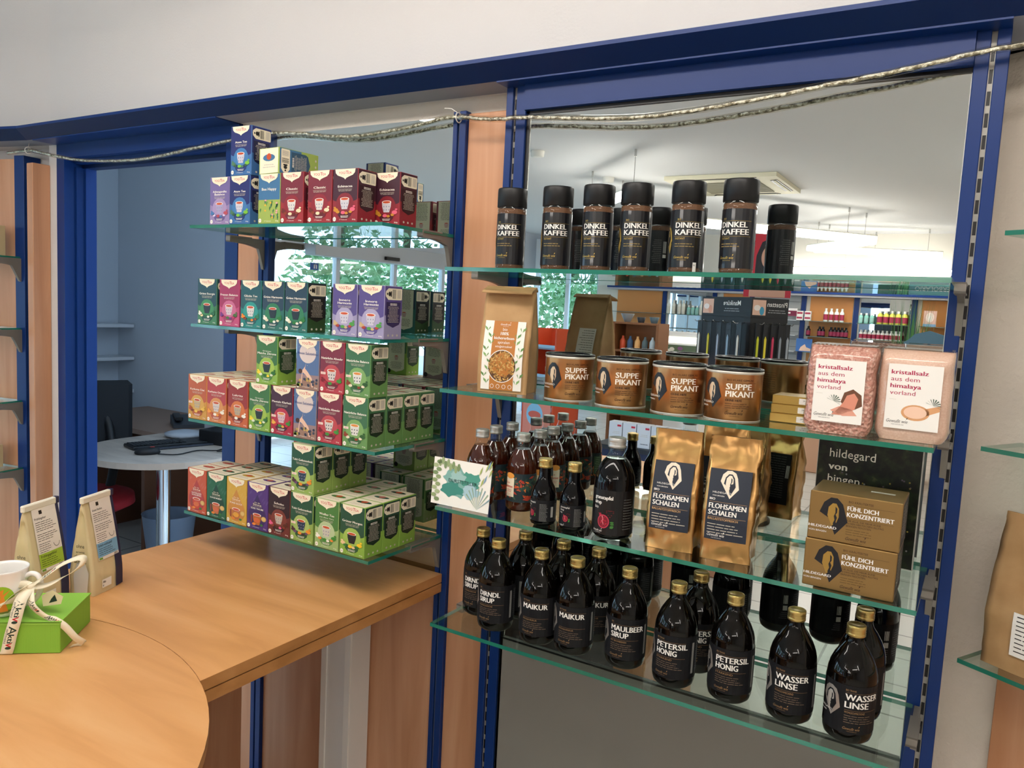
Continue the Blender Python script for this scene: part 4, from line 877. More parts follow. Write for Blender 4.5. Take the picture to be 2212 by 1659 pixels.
# hildegard board at the mirror
m = MB().box(0, .165, 0, .012, 0, .222, P('#C9C7C2', .5)); d = D(m, plane((0, 0, 0), (1, 0, 0), (0, 0, 1), (0, -1, 0)))
BD = vary(P('#11150F', .35, key='board'), [(0.45, '#0A0D0B'), (0.62, '#1D2A16'), (0.78, '#5A5A3A')], 60, (1, 1, 1), 8); d.rect(.001, .001, .164, .221, BD, 1)
d.text('hildegard', .020, .172, .0150, TXT, 3, .074, bold=0); d.text('von', .020, .150, .0125, TXT, 3, .030, bold=.03); d.text('bingen', .020, .128, .0135, TXT, 3, .052, bold=0)
r = random.Random(3)
for i in range(40): d.ell(r.uniform(.03, .155), r.uniform(.02, .15), .0016, .0016, r.choice([P('#8A8A8A', .5), P('#8A7A3A', .5), P('#5A4A5A', .5)]), 2, 6)
tag(m.build('display_board', None, (1.469, -.070, ZR[2]+.0004), rad(-4)), 'black plant-print board lettered in white, standing behind the gold cartons', 'board')
# small flat gold cartons
m = MB().cbox(0, .078, 0, .060, 0, .0145, P('#B6954E', .35, .6, key='fb'), .001); d = D(m, plane((0, 0, 0), (1, 0, 0), (0, 0, 1), (0, -1, 0))); d.poly([(.043, .0025), (.070, .0025), (.0705, .003), (.0705, .0115), (.070, .012), (.043, .012), (.0425, .0115), (.0425, .003)], WHITE, 1)
d.text('29.08.2024', .0565, .0072, .0024, BARK, 2, .016, 'C', 0); d.text('502097', .0565, .0040, .0018, BARK, 2, .009, 'C', 0)
fb = m.build('carton', mesh_only=True)
for i, lb in enumerate(('bottom', 'second from bottom', 'third from bottom', 'topmost')):
    if i < 3: tag(obj('flat_carton', fb, None, (1.409+.001*i, -.195, ZR[1]+.0004+i*.0149), 0), 'flat gold carton with a date sticker, %s of the small stack' % ('topmost' if i == 2 else lb), 'box', 'flat gold cartons')
# salt bags
SALT1 = bump(vary(P('#D99A80', .45, key='salt1'), [(0.15, '#C48A7C'), (0.5, '#D6A090'), (0.85, '#EBC6B8')], 260, kind='VORONOI'), 200, .8, .004, kind='VORONOI')
SALT2 = bump(vary(P('#E0C0AC', .5, key='salt2'), [(0.3, '#DBB8A2'), (0.7, '#E6CCBA')], 400), 300, .3, .002)
def salt_bag(x, y, rot, sm, label, spoon, seed):
    W_, D_, H_ = .095, .050, .132; t = thing('salt_bag', label, 'bag', (x, y, ZR[1]+.0006), rad(rot), 'pink crystal salt bags')
    rows = []; m = MB(); N = 32; ny = 18
    for j in range(ny+1):
        v = j/ny; q = 1.0 if v > .08 else (.86+.14*(v/.08)); tp = 1.0 if v < .86 else max(.15, 1-((v-.86)/.14)**2*.75)
        for i in range(N):
            a = 2*math.pi*i/N; ca, sa = math.cos(a), math.sin(a); ex = .42
            X = W_/2*q*(abs(ca)**ex)*(1 if ca > 0 else -1); Y = D_/2*q*tp*(abs(sa)**ex)*(1 if sa > 0 else -1)
            dn = noise.noise(Vector((X*40+seed, Y*40, v*5)))*.0022; rows.append((X+dn*ca, Y+dn*sa, v*H_))
    fs = [[j*N+i, j*N+(i+1) % N, (j+1)*N+(i+1) % N, (j+1)*N+i] for j in range(ny) for i in range(N)]
    m.add(rows, fs, sm, True); m.add(rows[:N][::-1], [list(range(N))], sm); m.add(rows[-N:], [list(range(N))], sm); m.build('salt_filling', t)
    FILM = glassmat('film', '#FBF7F5', rough=.08); f2 = MB(); rr2 = [(p_[0]*1.03, p_[1]*1.06, p_[2]*1.01) for p_ in rows]; f2.add(rr2, fs, bump(FILM, 60, .3) if False else FILM, True)
    f2.prism([(-.010, H_*.99), (-.014, H_*1.015), (.012, H_*1.03), (.016, H_*1.0), (.0, H_*.985)], 0, -W_*.46, W_*.48, FILM); f2.build('clear_film', t)
    L_ = MB(); d = D(L_, plane((0, -D_/2*1.06-.0014, 0), (1, 0, 0), (0, 0, 1), (0, -1, 0))); d.rect(-.034, .018, .037, .112, WHITE, 1); RS = P('#B0234E', .5); x_ = -.0295
    for i, (t_, b_, w__) in enumerate((('kristallsalz', .03, .0480), ('aus dem', 0, .0375), ('himalaya', .03, .0400), ('vorland', 0, .0335))): d.text(t_, x_, .0975-i*.0100, .0062, RS, 2, w__, 'L', b_)
    d.rect(x_, .0605, x_+.009, .0602, FINE, 2)
    if spoon:
        d.ell(.006, .043, .0185, .0115, P('#D9A070', .5), 2, 24); d.ell(.006, .0435, .0150, .0088, P('#EFC8AE', .5), 3, 22); d.poly([(.018, .050), (.037, .056), (.037, .048), (.020, .040)], P('#D9A070', .5), 2)
    else:
        d.poly([(.006, .050), (.010, .064), (.022, .070), (.034, .062), (.036, .046), (.026, .040), (.012, .042)], P('#6E4630', .5), 2); d.poly([(.010, .050), (.014, .060), (.024, .064), (.030, .056), (.026, .040), (.006, .030), (-.006, .030), (.002, .038)], P('#D98E76', .5), 3); d.poly([(-.008, .036), (.004, .043), (.022, .040), (.030, .031), (.010, .029)], P('#E0A08A', .5), 3)
    for i in range(9):
        a = rad(-20+i*22); cx, cy = ((-.004, .050) if not spoon else (.028, .056)); d.poly([(cx, cy), (cx+.010*math.cos(a)-.0008, cy+.010*math.sin(a)), (cx+.010*math.cos(a)+.0006, cy+.010*math.sin(a)-.001)], P('#3E5A48', .5), 4)
    gewusst(d, x_-.002, .0265, .0300, P('#4A4A48', .5), 2); L_.build('front_label', t)
salt_bag(1.5215, -.238, -3, SALT1, 'coarse pink salt in a clear bag beside the flat gold cartons', False, 1)
salt_bag(1.6205, -.226, -3, SALT2, 'fine pale pink salt in a clear bag at the right end of the shelf', True, 4)
# leafy card
m = MB().box(0, .139, 0, .0012, 0, .094, P('#F3F0E8', .5)); d = D(m, plane((0, 0, 0), (1, 0, 0), (0, 0, 1), (0, -1, 0))); r = random.Random(6)
def blob(cx, cy, rx, ry, m_, h, sd):
    rr = random.Random(sd); d.poly([(cx+rx*(1+.22*math.sin(3*a+sd)+.12*math.sin(7*a))*math.cos(a), cy+ry*(1+.2*math.sin(4*a+sd)+.10*math.sin(9*a))*math.sin(a)) for a in [2*math.pi*i/44 for i in range(44)]], m_, h)
blob(.064, .050, .038, .026, P('#7FB0A8', .6), 2, 1); blob(.050, .036, .026, .015, P('#3E8A7E', .6), 3, 3); blob(.092, .058, .024, .016, P('#4E9A88', .6), 3, 5); blob(.060, .062, .018, .012, P('#9CC2BE', .6), 4, 2); blob(.094, .036, .020, .014, P('#A8C8D2', .6), 4, 8)
for i in range(11):
    y = .010+i*.0075; s_ = (-1) ** i; d.ell(.010+s_*.004, y, .0065, .0042, r.choice([P('#8FA070', .6), P('#A6B488', .6), P('#7C9264', .6)]), 5, 12)
for i in range(8): d.ell(.016+i*.0065, .084-i*.0015+(i % 2)*.006, .0038, .0080, r.choice([P('#7C9264', .6), P('#96A878', .6)]), 5, 10)
for i in range(9): a = rad(30+i*14); d.poly([(.112, .004), (.112+.042*math.cos(a)*.8, .004+.046*math.sin(a)), (.112+.042*math.cos(a+.07)*.8, .004+.046*math.sin(a+.07))], r.choice([P('#7FA0A8', .6), P('#8FA88C', .6)]), 5)
for i in range(7): x, y = r.uniform(.10, .135), r.uniform(.045, .088); d.poly([(x, y), (x+.003, y+.012), (x+.008, y+.020), (x+.006, y+.008)], r.choice([P('#A8B468', .6), P('#7FA0B8', .6)]), 6)
d.text('DURSTSTILLER', .040, .049, .0068, P('#2A4440', .5), 8, .068, bold=0)
o = m.build('greeting_card', None, (.772, -.264, ZR[2]+.0005), 0); o.rotation_euler = (rad(-5), 0, 0); tag(o, 'white card with watercolour leaves and a teal blot at the shelf corner', 'card')

# ================================================================== ROPE LIGHT
ROPE = glassmat('rope', '#F6F4EE', rough=.08)
ROPEI = bump(vary(P('#BDB59F', .22, .7, key='ropei'), [(0.36, '#7E7866'), (0.48, '#BDB7A2'), (0.58, '#FFFFF2')], 120, (1, 1, 1), 6), 300, .8, .004)
rp = [(-1.30, 1.948), (-1.17, 1.949), (-1.12, 1.944), (-1.02, 1.925), (-.90, 1.907), (-.78, 1.8975), (-.66, 1.892), (-.54, 1.8915), (-.43, 1.898), (-.32, 1.908), (-.13, 1.922), (-.04, 1.931), (.046, 1.929), (.133, 1.921), (.20, 1.911), (.264, 1.905), (.33, 1.903), (.386, 1.905), (.44, 1.909), (.50, 1.914), (.60, 1.923), (.639, 1.920), (.671, 1.910), (.72, 1.902), (.77, 1.8975), (.827, 1.8965), (.91, 1.889), (1.001, 1.8805), (1.10, 1.8755), (1.193, 1.8790), (1.27, 1.885), (1.36, 1.8935), (1.43, 1.902), (1.509, 1.910), (1.58, 1.919), (1.641, 1.928), (1.71, 1.934), (1.80, 1.936), (1.95, 1.936)]
def smooth(ps, k=4):
    out = []
    for i in range(len(ps)-1):
        p0, p1, p2, p3 = [Vector(ps[max(0, min(len(ps)-1, i+j))]) for j in (-1, 0, 1, 2)]
        for q in range(k): t_ = q/k; out.append(.5*((2*p1)+(-p0+p2)*t_+(2*p0-5*p1+4*p2-p3)*t_*t_+(-p0+3*p1-3*p2+p3)*t_**3))
    out.append(Vector(ps[-1])); return out
path = smooth([(x, -.050 if x < -.9 else -.030 if x < 0 else -.0205 if x < .6 else -.030 if x < .66 else -.070, zz) for x, zz in rp])
t = thing('rope_light', 'clear plastic rope light strung along the whole shelf front near the top', 'rope light', (0, 0, 0))
MB().tube(path, .0068, ROPE, 10).build('clear_tube', t)
ip = [p_+Vector((0, .0008*math.sin(i*1.9), .0008*math.cos(i*2.3))) for i, p_ in enumerate(path)]
MB().tube(ip, .0040, ROPEI, 7).build('wire_core', t)
for x, zz in ((-1.168, 1.949), (.632, 1.9205)):
    tg_ = thing('cable_tie', 'white cable tie holding the rope light %s' % ('at the wooden fin board' if x < 0 else 'on the post beside the wood panel'), 'cable tie', (x, -.050 if x < 0 else -.030, zz), 0, 'white cable ties')
    MB().tube([(0, .011*math.sin(q*.524), .011*math.cos(q*.524)) for q in range(13)], .0013, WHITE, 6).build('loop', tg_)
    MB().tube([(0, -.006, .010), (-.012, -.012, .018), (-.03, -.014, .020)] if x > 0 else [(0, 0, .010), (0, .004, .028)], .0010, WHITE, 6).build('tail', tg_)

# ================================================================== THINGS ON THE COUNTER
c7 = CTZ+.0004
SON = P('#D9C79C', .7, key='son'); NVY = P('#2A2A4A', .55)
def tea_pouch(x, y, rot, label, acc, title, sub, seed):
    m, fr, bk = bag_mesh(.090, .052, .196, SON, wr=.0010, seed=seed, top=1.0, flat0=.18)
    t = thing('tea_pouch', label, 'bag', (x, y, c7), rot, 'paper tea pouches on the counter'); m.build('paper_body', t)
    m = MB(); m.cbox(-.047, .040, -.0055, .0045, .197, .211, PAPER, .002); m.cbox(.040, .048, -.0055, .0045, .197, .211, NVY, .001); m.build('folded_top', t)
    L_ = MB(); d = D(L_, fr); d.rect(.020, .002, .0445, .197, NVY, 1, 3, 14)
    d.rect(-.028, .072, .036, .199, P('#EFE6DC', .6), 2, 5, 12); d.rect(-.028, .078, .036, .108, P(acc, .6), 3, 5, 4)
    d.text(title, -.024, .176, .0045, INK, 4, .030, bold=.01); d.lines(-.024, .030, .171, 5, .0042, INK, 4, .0010); d.lines(-.024, .030, .147, 4, .0042, INK, 4, .0010, 'L', 5); d.lines(-.024, .008, .128, 5, .0042, INK, 4, .0010, 'L', 6)
    L_.build('front_label', t) if False else None
    d.text(sub, -.024, .100, .0052, INK, 5, .042, bold=.01); d.lines(-.024, .026, .096, 4, .0042, INK, 5, .0009); d.rect(-.012+.002, .186, -.004+.002, .194, INK, 4)
    for i in range(8): a0, a1 = rad(190+i*20), rad(210+i*20); d.poly([(.022+.009*math.cos(a0), .124+.011*math.sin(a0)), (.022+.009*math.cos(a1), .124+.011*math.sin(a1)), (.022+.008*math.cos(a1), .124+.010*math.sin(a1)), (.022+.008*math.cos(a0), .124+.010*math.sin(a0))], INK, 5)
    d.rect(-.026, .073, -.016, .077, P('#6FA02E', .6), 4); d.bars(.020, .0725, .032, .0775, BARK, 4, 8); L_.build('front_label', t)
    s_ = MB(); d = D(s_, fr); d.rect(-.024, .012, .004, .030, P('#F4F2EC', .6), 2, 3, 2); d.text('Akt', -.022, .022, .005, BARK, 3, .009, bold=.02); d.text('\u20ac', -.022, .0145, .004, BARK, 3); s_.build('price_sticker', t)
    s_ = MB(); d = D(s_, plane((-.0468, .022, 0), (0, -1, 0), (0, 0, 1), (-1, 0, 0)))
    d.poly([(.006, .004), (.036, .004), (.040, .05), (.030, .075), (.012, .07), (.004, .04)], P('#CFCBC4', .15, key='cello', coat=.6), 1)
    for i, (t_, h_, w__) in enumerate((('ohne', .008, .019), ('aroma', .005, .020), ('chemie', .008, .027), ('schutz', .008, .028))): d.text(t_, .022, .104-i*.011, h_, INK, 14, w__, 'C', .01)
    s_.build('side_window', t)
    return t
ang = math.atan2(.93, -.37)
ax = Vector((math.cos(ang), math.sin(ang))); nx_ = Vector((math.sin(ang), -math.cos(ang)))   # front normal
base = Vector((.145, -.597)); cen = base+ax*.045-nx_*.026
tea_pouch(cen.x, cen.y, ang, 'kraft tea pouch with a blue label band, the right one of two', '#7FB0D2', 'Gr\u00fcner Rooibos', 'Einfach wohltuend!', 3)
cen2 = cen+Vector((-.018, -.108)); tea_pouch(cen2.x, cen2.y, ang, 'kraft tea pouch with a lime green label band behind the gift ribbon', '#A4C23A', 'Fr\u00fchlingskur', 'Fr\u00fchlingsgef\u00fchle!', 6)
# green gift box
LIME = P('#8FC54A', .6, key='lime'); LIMES = bump(P('#86BE3E', .6, key='limes'), 1, .6, .001, stretch=(320, 320, 0.01))
e1 = Vector((-.770, -.640)).normalized(); e2 = Vector((.0, .0)); e2 = Vector((e1.y, -e1.x)); gO = Vector((.349, -.776))
if e2.y < 0: e2 = -e2
ga = math.atan2(-e1.y, -e1.x)
t = thing('gift_box', 'lime green corrugated gift box with a folded lid, tied with ribbon', 'box', (gO.x, gO.y, c7), ga)
# local: +x points along -e1, +y points back
MB().cbox(-.200, 0, 0, .138, 0, .0555, LIMES, .001).build('box_base', t)
MB().prism([(-.2005, -.0012), (.0, -.0012), (.0012, .0), (.0012, .1390), (-.2005, .1390)], 2, .0558, .0580, LIME).box(-.2005, 0, -.0012, -.0006, .0530, .0580, LIME).build('lid', t)
def gl(x, y, z): v = gO-e1*x+e2*y; return Vector((v.x, v.y, c7+z))
# mug
mp = gl(-.110, .046, .0584)
t = thing('mug', 'white mug with a green picture, standing on the lime gift box', 'mug', mp, ga)
POR = P('#F2F0EC', .12, key='por', coat=.4)
MB().lathe([(.022, 0), (.0285, .001), (.0325, .006), (.0345, .020), (.0350, .060), (.0375, .080), (.0385, .0835), (.0372, .0840), (.0355, .078), (.0330, .060), (.0325, .020), (.0290, .006), (.0005, .005)], POR, n=48).build('cup', t)
hp = [(.031, 0, .064), (.044, -.001, .072), (.056, -.002, .068), (.061, -.002, .052), (.057, -.001, .034), (.046, 0, .020), (.032, 0, .014)]
MB().tube(smooth(hp, 5), .0048, POR, 10).build('handle', t)
m = MB(); d = D(m, cyl(.0352, -75), True); d.ell(0, .034, .021, .025, P('#93BE2A', .3), 1, 26)
d.poly([(-.008, .012), (-.003, .030), (-.001, .040), (-.004, .050), (.004, .054), (.002, .044), (.014, .052), (.004, .040), (.006, .030), (.010, .014)], P('#D8842A', .4), 3); d.poly([(-.016, .016), (.016, .016), (.010, .010), (-.010, .010)], P('#6A7A3A', .4), 2); m.build('picture', t)
# ribbon strips lettered with the shop's name
RIB = P('#EFE6CC', .45, key='rib'); DG = P('#1F3A2E', .5)
def strip(name, parent, pts, width, wdir, marks, rev=False):
    ps = smooth(pts, 6); m = MB(); vs = []; acc = [0]
    for i, p_ in enumerate(ps):
        if i: acc.append(acc[-1]+(ps[i]-ps[i-1]).length)
    wd = [Vector(wdir[min(int(i*len(wdir)/len(ps)), len(wdir)-1)]).normalized() for i in range(len(ps))]
    for k in range(3):
        wd = [(wd[max(0, i-1)]+wd[i]+wd[min(len(wd)-1, i+1)]).normalized() for i in range(len(wd))]
    for p_, w_ in zip(ps, wd): vs += [p_-w_*width/2, p_+w_*width/2]
    m.add(vs, [[2*i, 2*i+1, 2*i+3, 2*i+2] for i in range(len(ps)-1)], RIB, True)
    L = acc[-1]
    def fn(u, v, h):
        u = max(0, min(L-1e-6, u)); i = 0
        while acc[i+1] < u: i += 1
        q = (u-acc[i])/(acc[i+1]-acc[i]); p_ = ps[i].lerp(ps[i+1], q); w_ = wd[i].lerp(wd[i+1], q).normalized(); tn = (ps[i+1]-ps[i]).normalized(); nn = tn.cross(w_).normalized()
        cd = Vector((1.70, -1.51, 1.5))-p_
        if nn.dot(cd) < 0: nn = -nn
        return p_+w_*v+nn*(h+.0003)
    d = D(m, fn)
    for mk in marks:
        d.text('A', mk, -width*.30, width*.66, DG, 1, width*.78, bold=.01); d.text('kti', mk+width*.76, -width*.18, width*.46, DG, 1, width*.74, bold=.03)
        d.text('V', mk+width*1.5, -width*.24, width*.46, P('#C8202E', .5), 1, width*.36, bold=.05)
        d.text('APOTHEKE', mk+width*.25, -width*.44, width*.15, DG, 1, width*1.3, bold=.03); d.ell(mk+width*1.95, 0, width*.13, width*.24, DG, 1, 10)
    o = m.build(name, parent); md = o.modifiers.new('s', 'SOLIDIFY'); md.thickness = .0004; md.offset = -1; return o
kn = gl(-.060, .030, .112)
t = thing('gift_ribbon', 'cream printed ribbon tied in a bow around mug handle and gift box', 'ribbon', (0, 0, 0))
W1 = [tuple(gl(1, 0, 0)-gl(0, 0, 0))]
strip('band', t, [kn, gl(-.066, .006, .096), gl(-.072, -.0035, .062), gl(-.078, -.0040, .040), gl(-.084, -.0040, .012), gl(-.088, -.0025, .001)], .021, W1, (.028, .076))
strip('band', t, [kn+Vector((0, 0, .003)), gl(-.085, .012, .100), gl(-.105, -.004, .075), gl(-.128, -.006, .064), gl(-.150, -.005, .062)], .017, [(.6, .3, .6), (.5, .2, .8), (0.1, .3, 1)], (.07,))
strip('bow_loop', t, [kn, gl(-.040, .034, .127), gl(-.016, .040, .146), gl(.008, .044, .158), gl(.022, .046, .158), gl(.018, .042, .144), gl(-.008, .038, .126), gl(-.036, .032, .113), kn], .014, [(-.3, .75, .6), (-.3, .8, .5), (.2, .9, .3), (-.2, .8, .5)], (.02,))
strip('bow_loop', t, [kn, gl(-.075, .030, .116), gl(-.100, .026, .110), gl(-.118, .022, .096), gl(-.110, .012, .080), gl(-.085, .018, .090), kn], .014, [(.1, .5, 1), (.3, -.4, 1)], (.02,))
strip('tail', t, [kn, gl(-.052, .012, .100), gl(-.046, .004, .086), gl(-.030, .006, .068), gl(-.012, .0045, .0605), gl(.006, .004, .048), gl(.022, .010, .024), gl(.030, .024, .008), gl(.022, .030, .002), gl(.008, .022, .0015)], .012, [(.8, .5, .2), (.7, .5, .3), (.3, .6, .6), (.4, .5, .7), (.5, .5, .6)], (.03, .07))
m = MB(); m.prism([(-.014, -.012), (.016, -.008), (.020, .006), (.002, .018), (-.016, .008)], 1, 0, .0006, P('#E9DFB8', .5)); d = D(m, plane((0, 0, 0), (1, 0, 0), (0, 0, 1), (0, -1, 0))); d.poly([(-.004, -.006), (.010, -.002), (.006, .010), (0, .002)], DG, 1)
o = m.build('paper_tag', t, gl(-.028, .034, .085), ga)
MB().lathe([(.001, -.007), (.006, -.005), (.008, 0), (.006, .005), (.001, .007)], RIB, kn, 12).build('knot', t)

# ================================================================== OFFICE BEHIND THE DOORWAY
OW = P('#C9D2DC', .85, key='ow')
struct('wall_office_back', MB().box(-3.3, 0.6, 1.60, 1.70, 0, CZ, OW)) if False else None
struct('wall_office_left', MB().box(-3.42, -3.30, 0.13, 3.2, 0, CZ, OW))
struct('wall_office_rear', MB().box(-3.30, -0.9, 1.60, 1.72, 0, CZ, OW))
struct('wall_office_end', MB().box(-3.3, 1.9, 3.10, 3.2, 0, CZ, OW))
struct('wall_office_right', MB().box(1.8, 1.9, 0.13, 3.1, 0, CZ, OW))
WB = P('#D9DEE4', .4)
for i, z in enumerate((1.256, 1.041, .824)):
    tag(MB().cbox(-3.295, -3.11, 1.02, 1.595, z-.022, z, WB, .002).build('wall_board', None), 'white wall shelf board in the office corner, %s of three' % ('uppermost' if i == 0 else 'middle' if i == 1 else 'lowest'), 'shelf', 'white office boards')
t = thing('storage_ledge', 'low white ledge with papers at the office wall', 'ledge', (-3.295, .95, 0)); MB().cbox(0, .33, 0, .64, 0, .655, WB, .003).build('body', t)
tag(MB().box(-3.24, -3.02, 1.15, 1.5, .6555, .668, P('#9AA4B0', .7)).build('paper_stack', None), 'flat grey papers on the low office ledge', 'papers')
def slab_pts(cx, cy, r, y1, n_=24):
    p_ = [(cx+r*math.cos(rad(180+180*i/n_)), cy+r*math.sin(rad(180+180*i/n_))) for i in range(n_+1)]; return p_+[(cx+r, y1), (cx-r, y1)]
t = thing('office_desk', 'grey-beige round-ended office desk on a chrome leg', 'desk', (0, 0, 0))
MB().prism(slab_pts(-1.60, .785, .365, 1.55), 2, .712, .740, DESKW, P('#B5A596', .5)).build('desk_top', t)
MB().lathe([(.032, 0), (.032, .712)], CHROME, (-1.64, .80, 0), 24).build('leg', t); MB().lathe([(.17, 0), (.17, .008), (.05, .02)], CHROME, (-1.64, .80, 0), 28).build('foot_plate', t)
t = thing('side_desk', 'light brown side desk along the office wall', 'desk', (0, 0, 0)); MB().cbox(-2.95, -2.02, 1.03, 1.59, .700, .728, P('#8F7463', .5), .002).build('desk_top', t); MB().cbox(-2.92, -2.89, 1.05, 1.58, 0, .7, P('#7A5038', .5)).build('side_panel', t); MB().cbox(-2.2, -2.17, 1.05, 1.58, 0, .7, P('#7A5038', .5)).build('side_panel', t)
BK = P('#0F1114', .45, key='bk'); dz = .7405
def flat(name, pts, z, h_, mt, label, cat): return tag(MB().prism(pts, 2, z, z+h_, mt).build(name, None), label, cat)
t = thing('keyboard', 'black computer keyboard on the round desk', 'keyboard', (-1.655, .84, dz), rad(76)); MB().cbox(-.19, .19, -.065, .065, 0, .016, BK, .004).build('keyboard_body', t)
m = MB()
for i in range(15):
    for j in range(5): m.cbox(-.178+i*.0165, -.164+i*.0165, -.040+j*.019, -.024+j*.019, .0162, .0215, P('#1C2024', .5), .001)
m.build('keys', t)['kind'] = 'stuff'; MB().cbox(-.185, .185, -.10, -.067, 0, .008, P('#2E3440', .5), .003).build('palm_rest', t)
t = thing('mouse', 'black computer mouse in front of the keyboard', 'mouse', (-1.535, .645, dz), rad(60)); m = MB()
m.lathe([(.050, 0), (.056, .008), (.050, .022), (.030, .030), (.0005, .032)], BK, n=24); m.v = [(x*1.0, y*.58, z) for x, y, z in m.v]; m.build('mouse_body', t); MB().box(.012, .03, -.003, .003, .0318, .0335, P('#B8302A', .5)).build('wheel', t)
tag(MB().tube(smooth([(-1.48, .66, dz+.006), (-1.42, .72, dz+.004), (-1.44, .84, dz+.004), (-1.38, .90, dz+.004), (-1.40, .96, dz+.004), (-1.35, .88, dz+.008), (-1.33, .93, dz+.004)]), .003, BK, 6).build('cable', None), 'coiled black cable beside the keyboard', 'cable')
tag(MB().lathe([(.06, 0), (.095, .010), (.095, .022), (.05, .032), (.0005, .034)], P('#AEB6C0', .4, key='hub'), n=32).build('speaker_disc', None, (-1.80, 1.03, dz), 0), 'flat pale grey round device on the desk', 'device')
t = thing('docking_station', 'black flat computer box with a round lid and white sticker', 'computer', (-1.46, 1.10, dz), rad(10)); MB().cbox(-.17, .15, -.10, .10, 0, .070, BK, .004).build('housing', t); MB().lathe([(.085, .0702), (.085, .086), (.06, .092), (.0005, .092)], BK, (.01, 0, 0), 28).build('round_lid', t); MB().box(.06, .14, -.1008, -.1002, .02, .05, P('#C8CCD4', .5)).build('sticker', t)
t = thing('barcode_scanner', 'black handheld scanner resting on a stand', 'scanner', (-1.74, 1.17, dz)); MB().tube(smooth([(.06, .0, .005), (.04, 0, .06), (.0, 0, .11), (-.03, 0, .14)]), [.022+.0*i for i in range(13)], BK, 12).build('handle', t); m = MB().lathe([(.0005, -.06), (.028, -.055), (.042, -.02), (.040, .03), (.025, .055), (.0005, .06)], BK, n=20); m.v = [(z-.02, y, x*.75+.15) for x, y, z in m.v]; m.build('scanner_head', t)
t = thing('pencil_cup', 'grey cup filled with dark pens', 'cup', (-1.86, 1.24, dz)); MB().lathe([(.035, 0), (.038, .11), (.035, .11), (.033, .004), (.0005, .004)], P('#AAB0BA', .5), n=24).build('cup', t)
for i in range(8): a = i*.785; MB().tube([(.015*math.cos(a), .015*math.sin(a), .006), (.030*math.cos(a), .030*math.sin(a), .17+.012*(i % 3))], .0045, (BK, P('#E6E8EA', .5), P('#20304A', .5))[i % 3], 6).build('pen', t)
t = thing('telephone', 'dark desk phone on the side desk', 'phone', (-2.15, 1.30, .7285), rad(60)); MB().prism([(-.10, 0), (.10, 0), (.10, .05), (-.10, .02)], 0, -.08, .08, P('#3A4048', .5)).build('phone_base', t); MB().cbox(-.07, -.03, -.09, .09, .04, .062, BK, .004).build('handset', t)
t = thing('monitor', 'black monitor seen edge-on behind the tea boxes', 'monitor', (-1.78, 1.42, dz), rad(-50)); MB().cbox(-.25, .25, -.012, .012, .10, .42, BK, .004).build('screen', t); MB().tube([(0, .02, .0), (0, .02, .2)], .018, BK).build('stand', t); MB().lathe([(.10, 0), (.10, .01), (.02, .016)], BK, n=24).build('foot', t)
t = thing('task_chair', 'black-backed office chair with a red seat under the desk', 'chair', (-1.92, .55, 0))
m = MB().lathe([(.0005, .44), (.20, .44), (.24, .46), (.235, .50), (.18, .515), (.0005, .515)], P('#8E0F1A', .7, key='seat'), n=36); m.build('seat', t)
MB().tube([(0, 0, .05), (0, 0, .44)], .025, CHROME, 14).build('gas_lift', t)
for i in range(5): a = rad(72*i+10); MB().tube([(0, 0, .07), (.27*math.cos(a), .27*math.sin(a), .045)], .016, BK, 8).build('leg', t)
MB().tube(smooth([(-.02, .16, .50), (-.08, .22, .62), (-.16, .24, .80), (-.22, .23, .98)]), .022, BK, 10).build('back_post', t)
m = MB(); m.cbox(-.03, .03, -.21, .21, .62, 1.02, P('#1A1D22', .7, key='mesh'), .02); o = m.build('backrest', t, (-.22, .16, 0), rad(-25))
t = thing('waste_bin', 'translucent pale blue waste bin on the office floor', 'bin', (-1.95, 1.05, 0)); MB().lathe([(.10, .0), (.135, .30), (.138, .305), (.131, .30), (.096, .006), (.0005, .006)], P('#8FA3BC', .4, key='bin'), n=32).build('bucket', t)
t = thing('chrome_trolley', 'curved chrome tube frame beside the waste bin', 'trolley', (-1.36, .93, 0)); MB().tube(smooth([(0, 0, 0), (0, 0, .50), (.01, 0, .56), (.06, .01, .60), (.2, .04, .60), (.27, .05, .56), (.28, .05, 0)]), .012, CHROME, 10).build('frame', t); MB().tube([(0, 0, .48), (.28, .05, .48)], .008, CHROME).build('crossbar', t)
t = thing('drawer_pedestal', 'wood drawer pedestal in the dark below the desk', 'pedestal', (-1.55, 1.22, 0)); MB().cbox(0, .36, 0, .30, 0, .60, P('#B08058', .5)).build('case', t); MB().cbox(.02, .34, -.012, 0, .32, .58, P('#A87850', .5)).build('drawer', t)

# ================================================================== THE SHOP SEEN IN THE MIRRORS
# lamps: suspended zigzag light troughs, and unseen ones added for fill
LAMP = P('#FFF8F0', .5, emit=19.5, key='lamp'); HOUS = P('#F2EFE4', .5)
def trough(p0, p1, wd, label, zz=2.35):
    a, b_ = Vector((p0[0], p0[1], 0)), Vector((p1[0], p1[1], 0)); L = (b_-a).length; r_ = math.atan2(b_.y-a.y, b_.x-a.x); c_ = (a+b_)/2
    t = thing('light_trough', label, 'ceiling light', (c_.x, c_.y, zz), r_, 'suspended light troughs')
    MB().cbox(-L/2, L/2, -wd/2, wd/2, -.03, .03, LAMP, .01).build('diffuser', t); MB().cbox(-L/2-.005, L/2+.005, -wd*.46, wd*.46, .0305, .045, HOUS, .003).build('housing', t)
    for s_ in (-1, 1): MB().tube([(s_*L*.4, 0, .045), (s_*L*.4, 0, CZ-zz)], .0025, SILVER, 6).build('wire', t); MB().tube([(s_*L*.4, 0, CZ-zz-.05), (s_*L*.4, 0, CZ-zz-.001)], .009, SILVER, 8).build('wire_clip', t)
    return t
trough((-1.35, -4.75), (.62, -7.25), .16, 'bright light trough pointing from the window side to the shop rear')
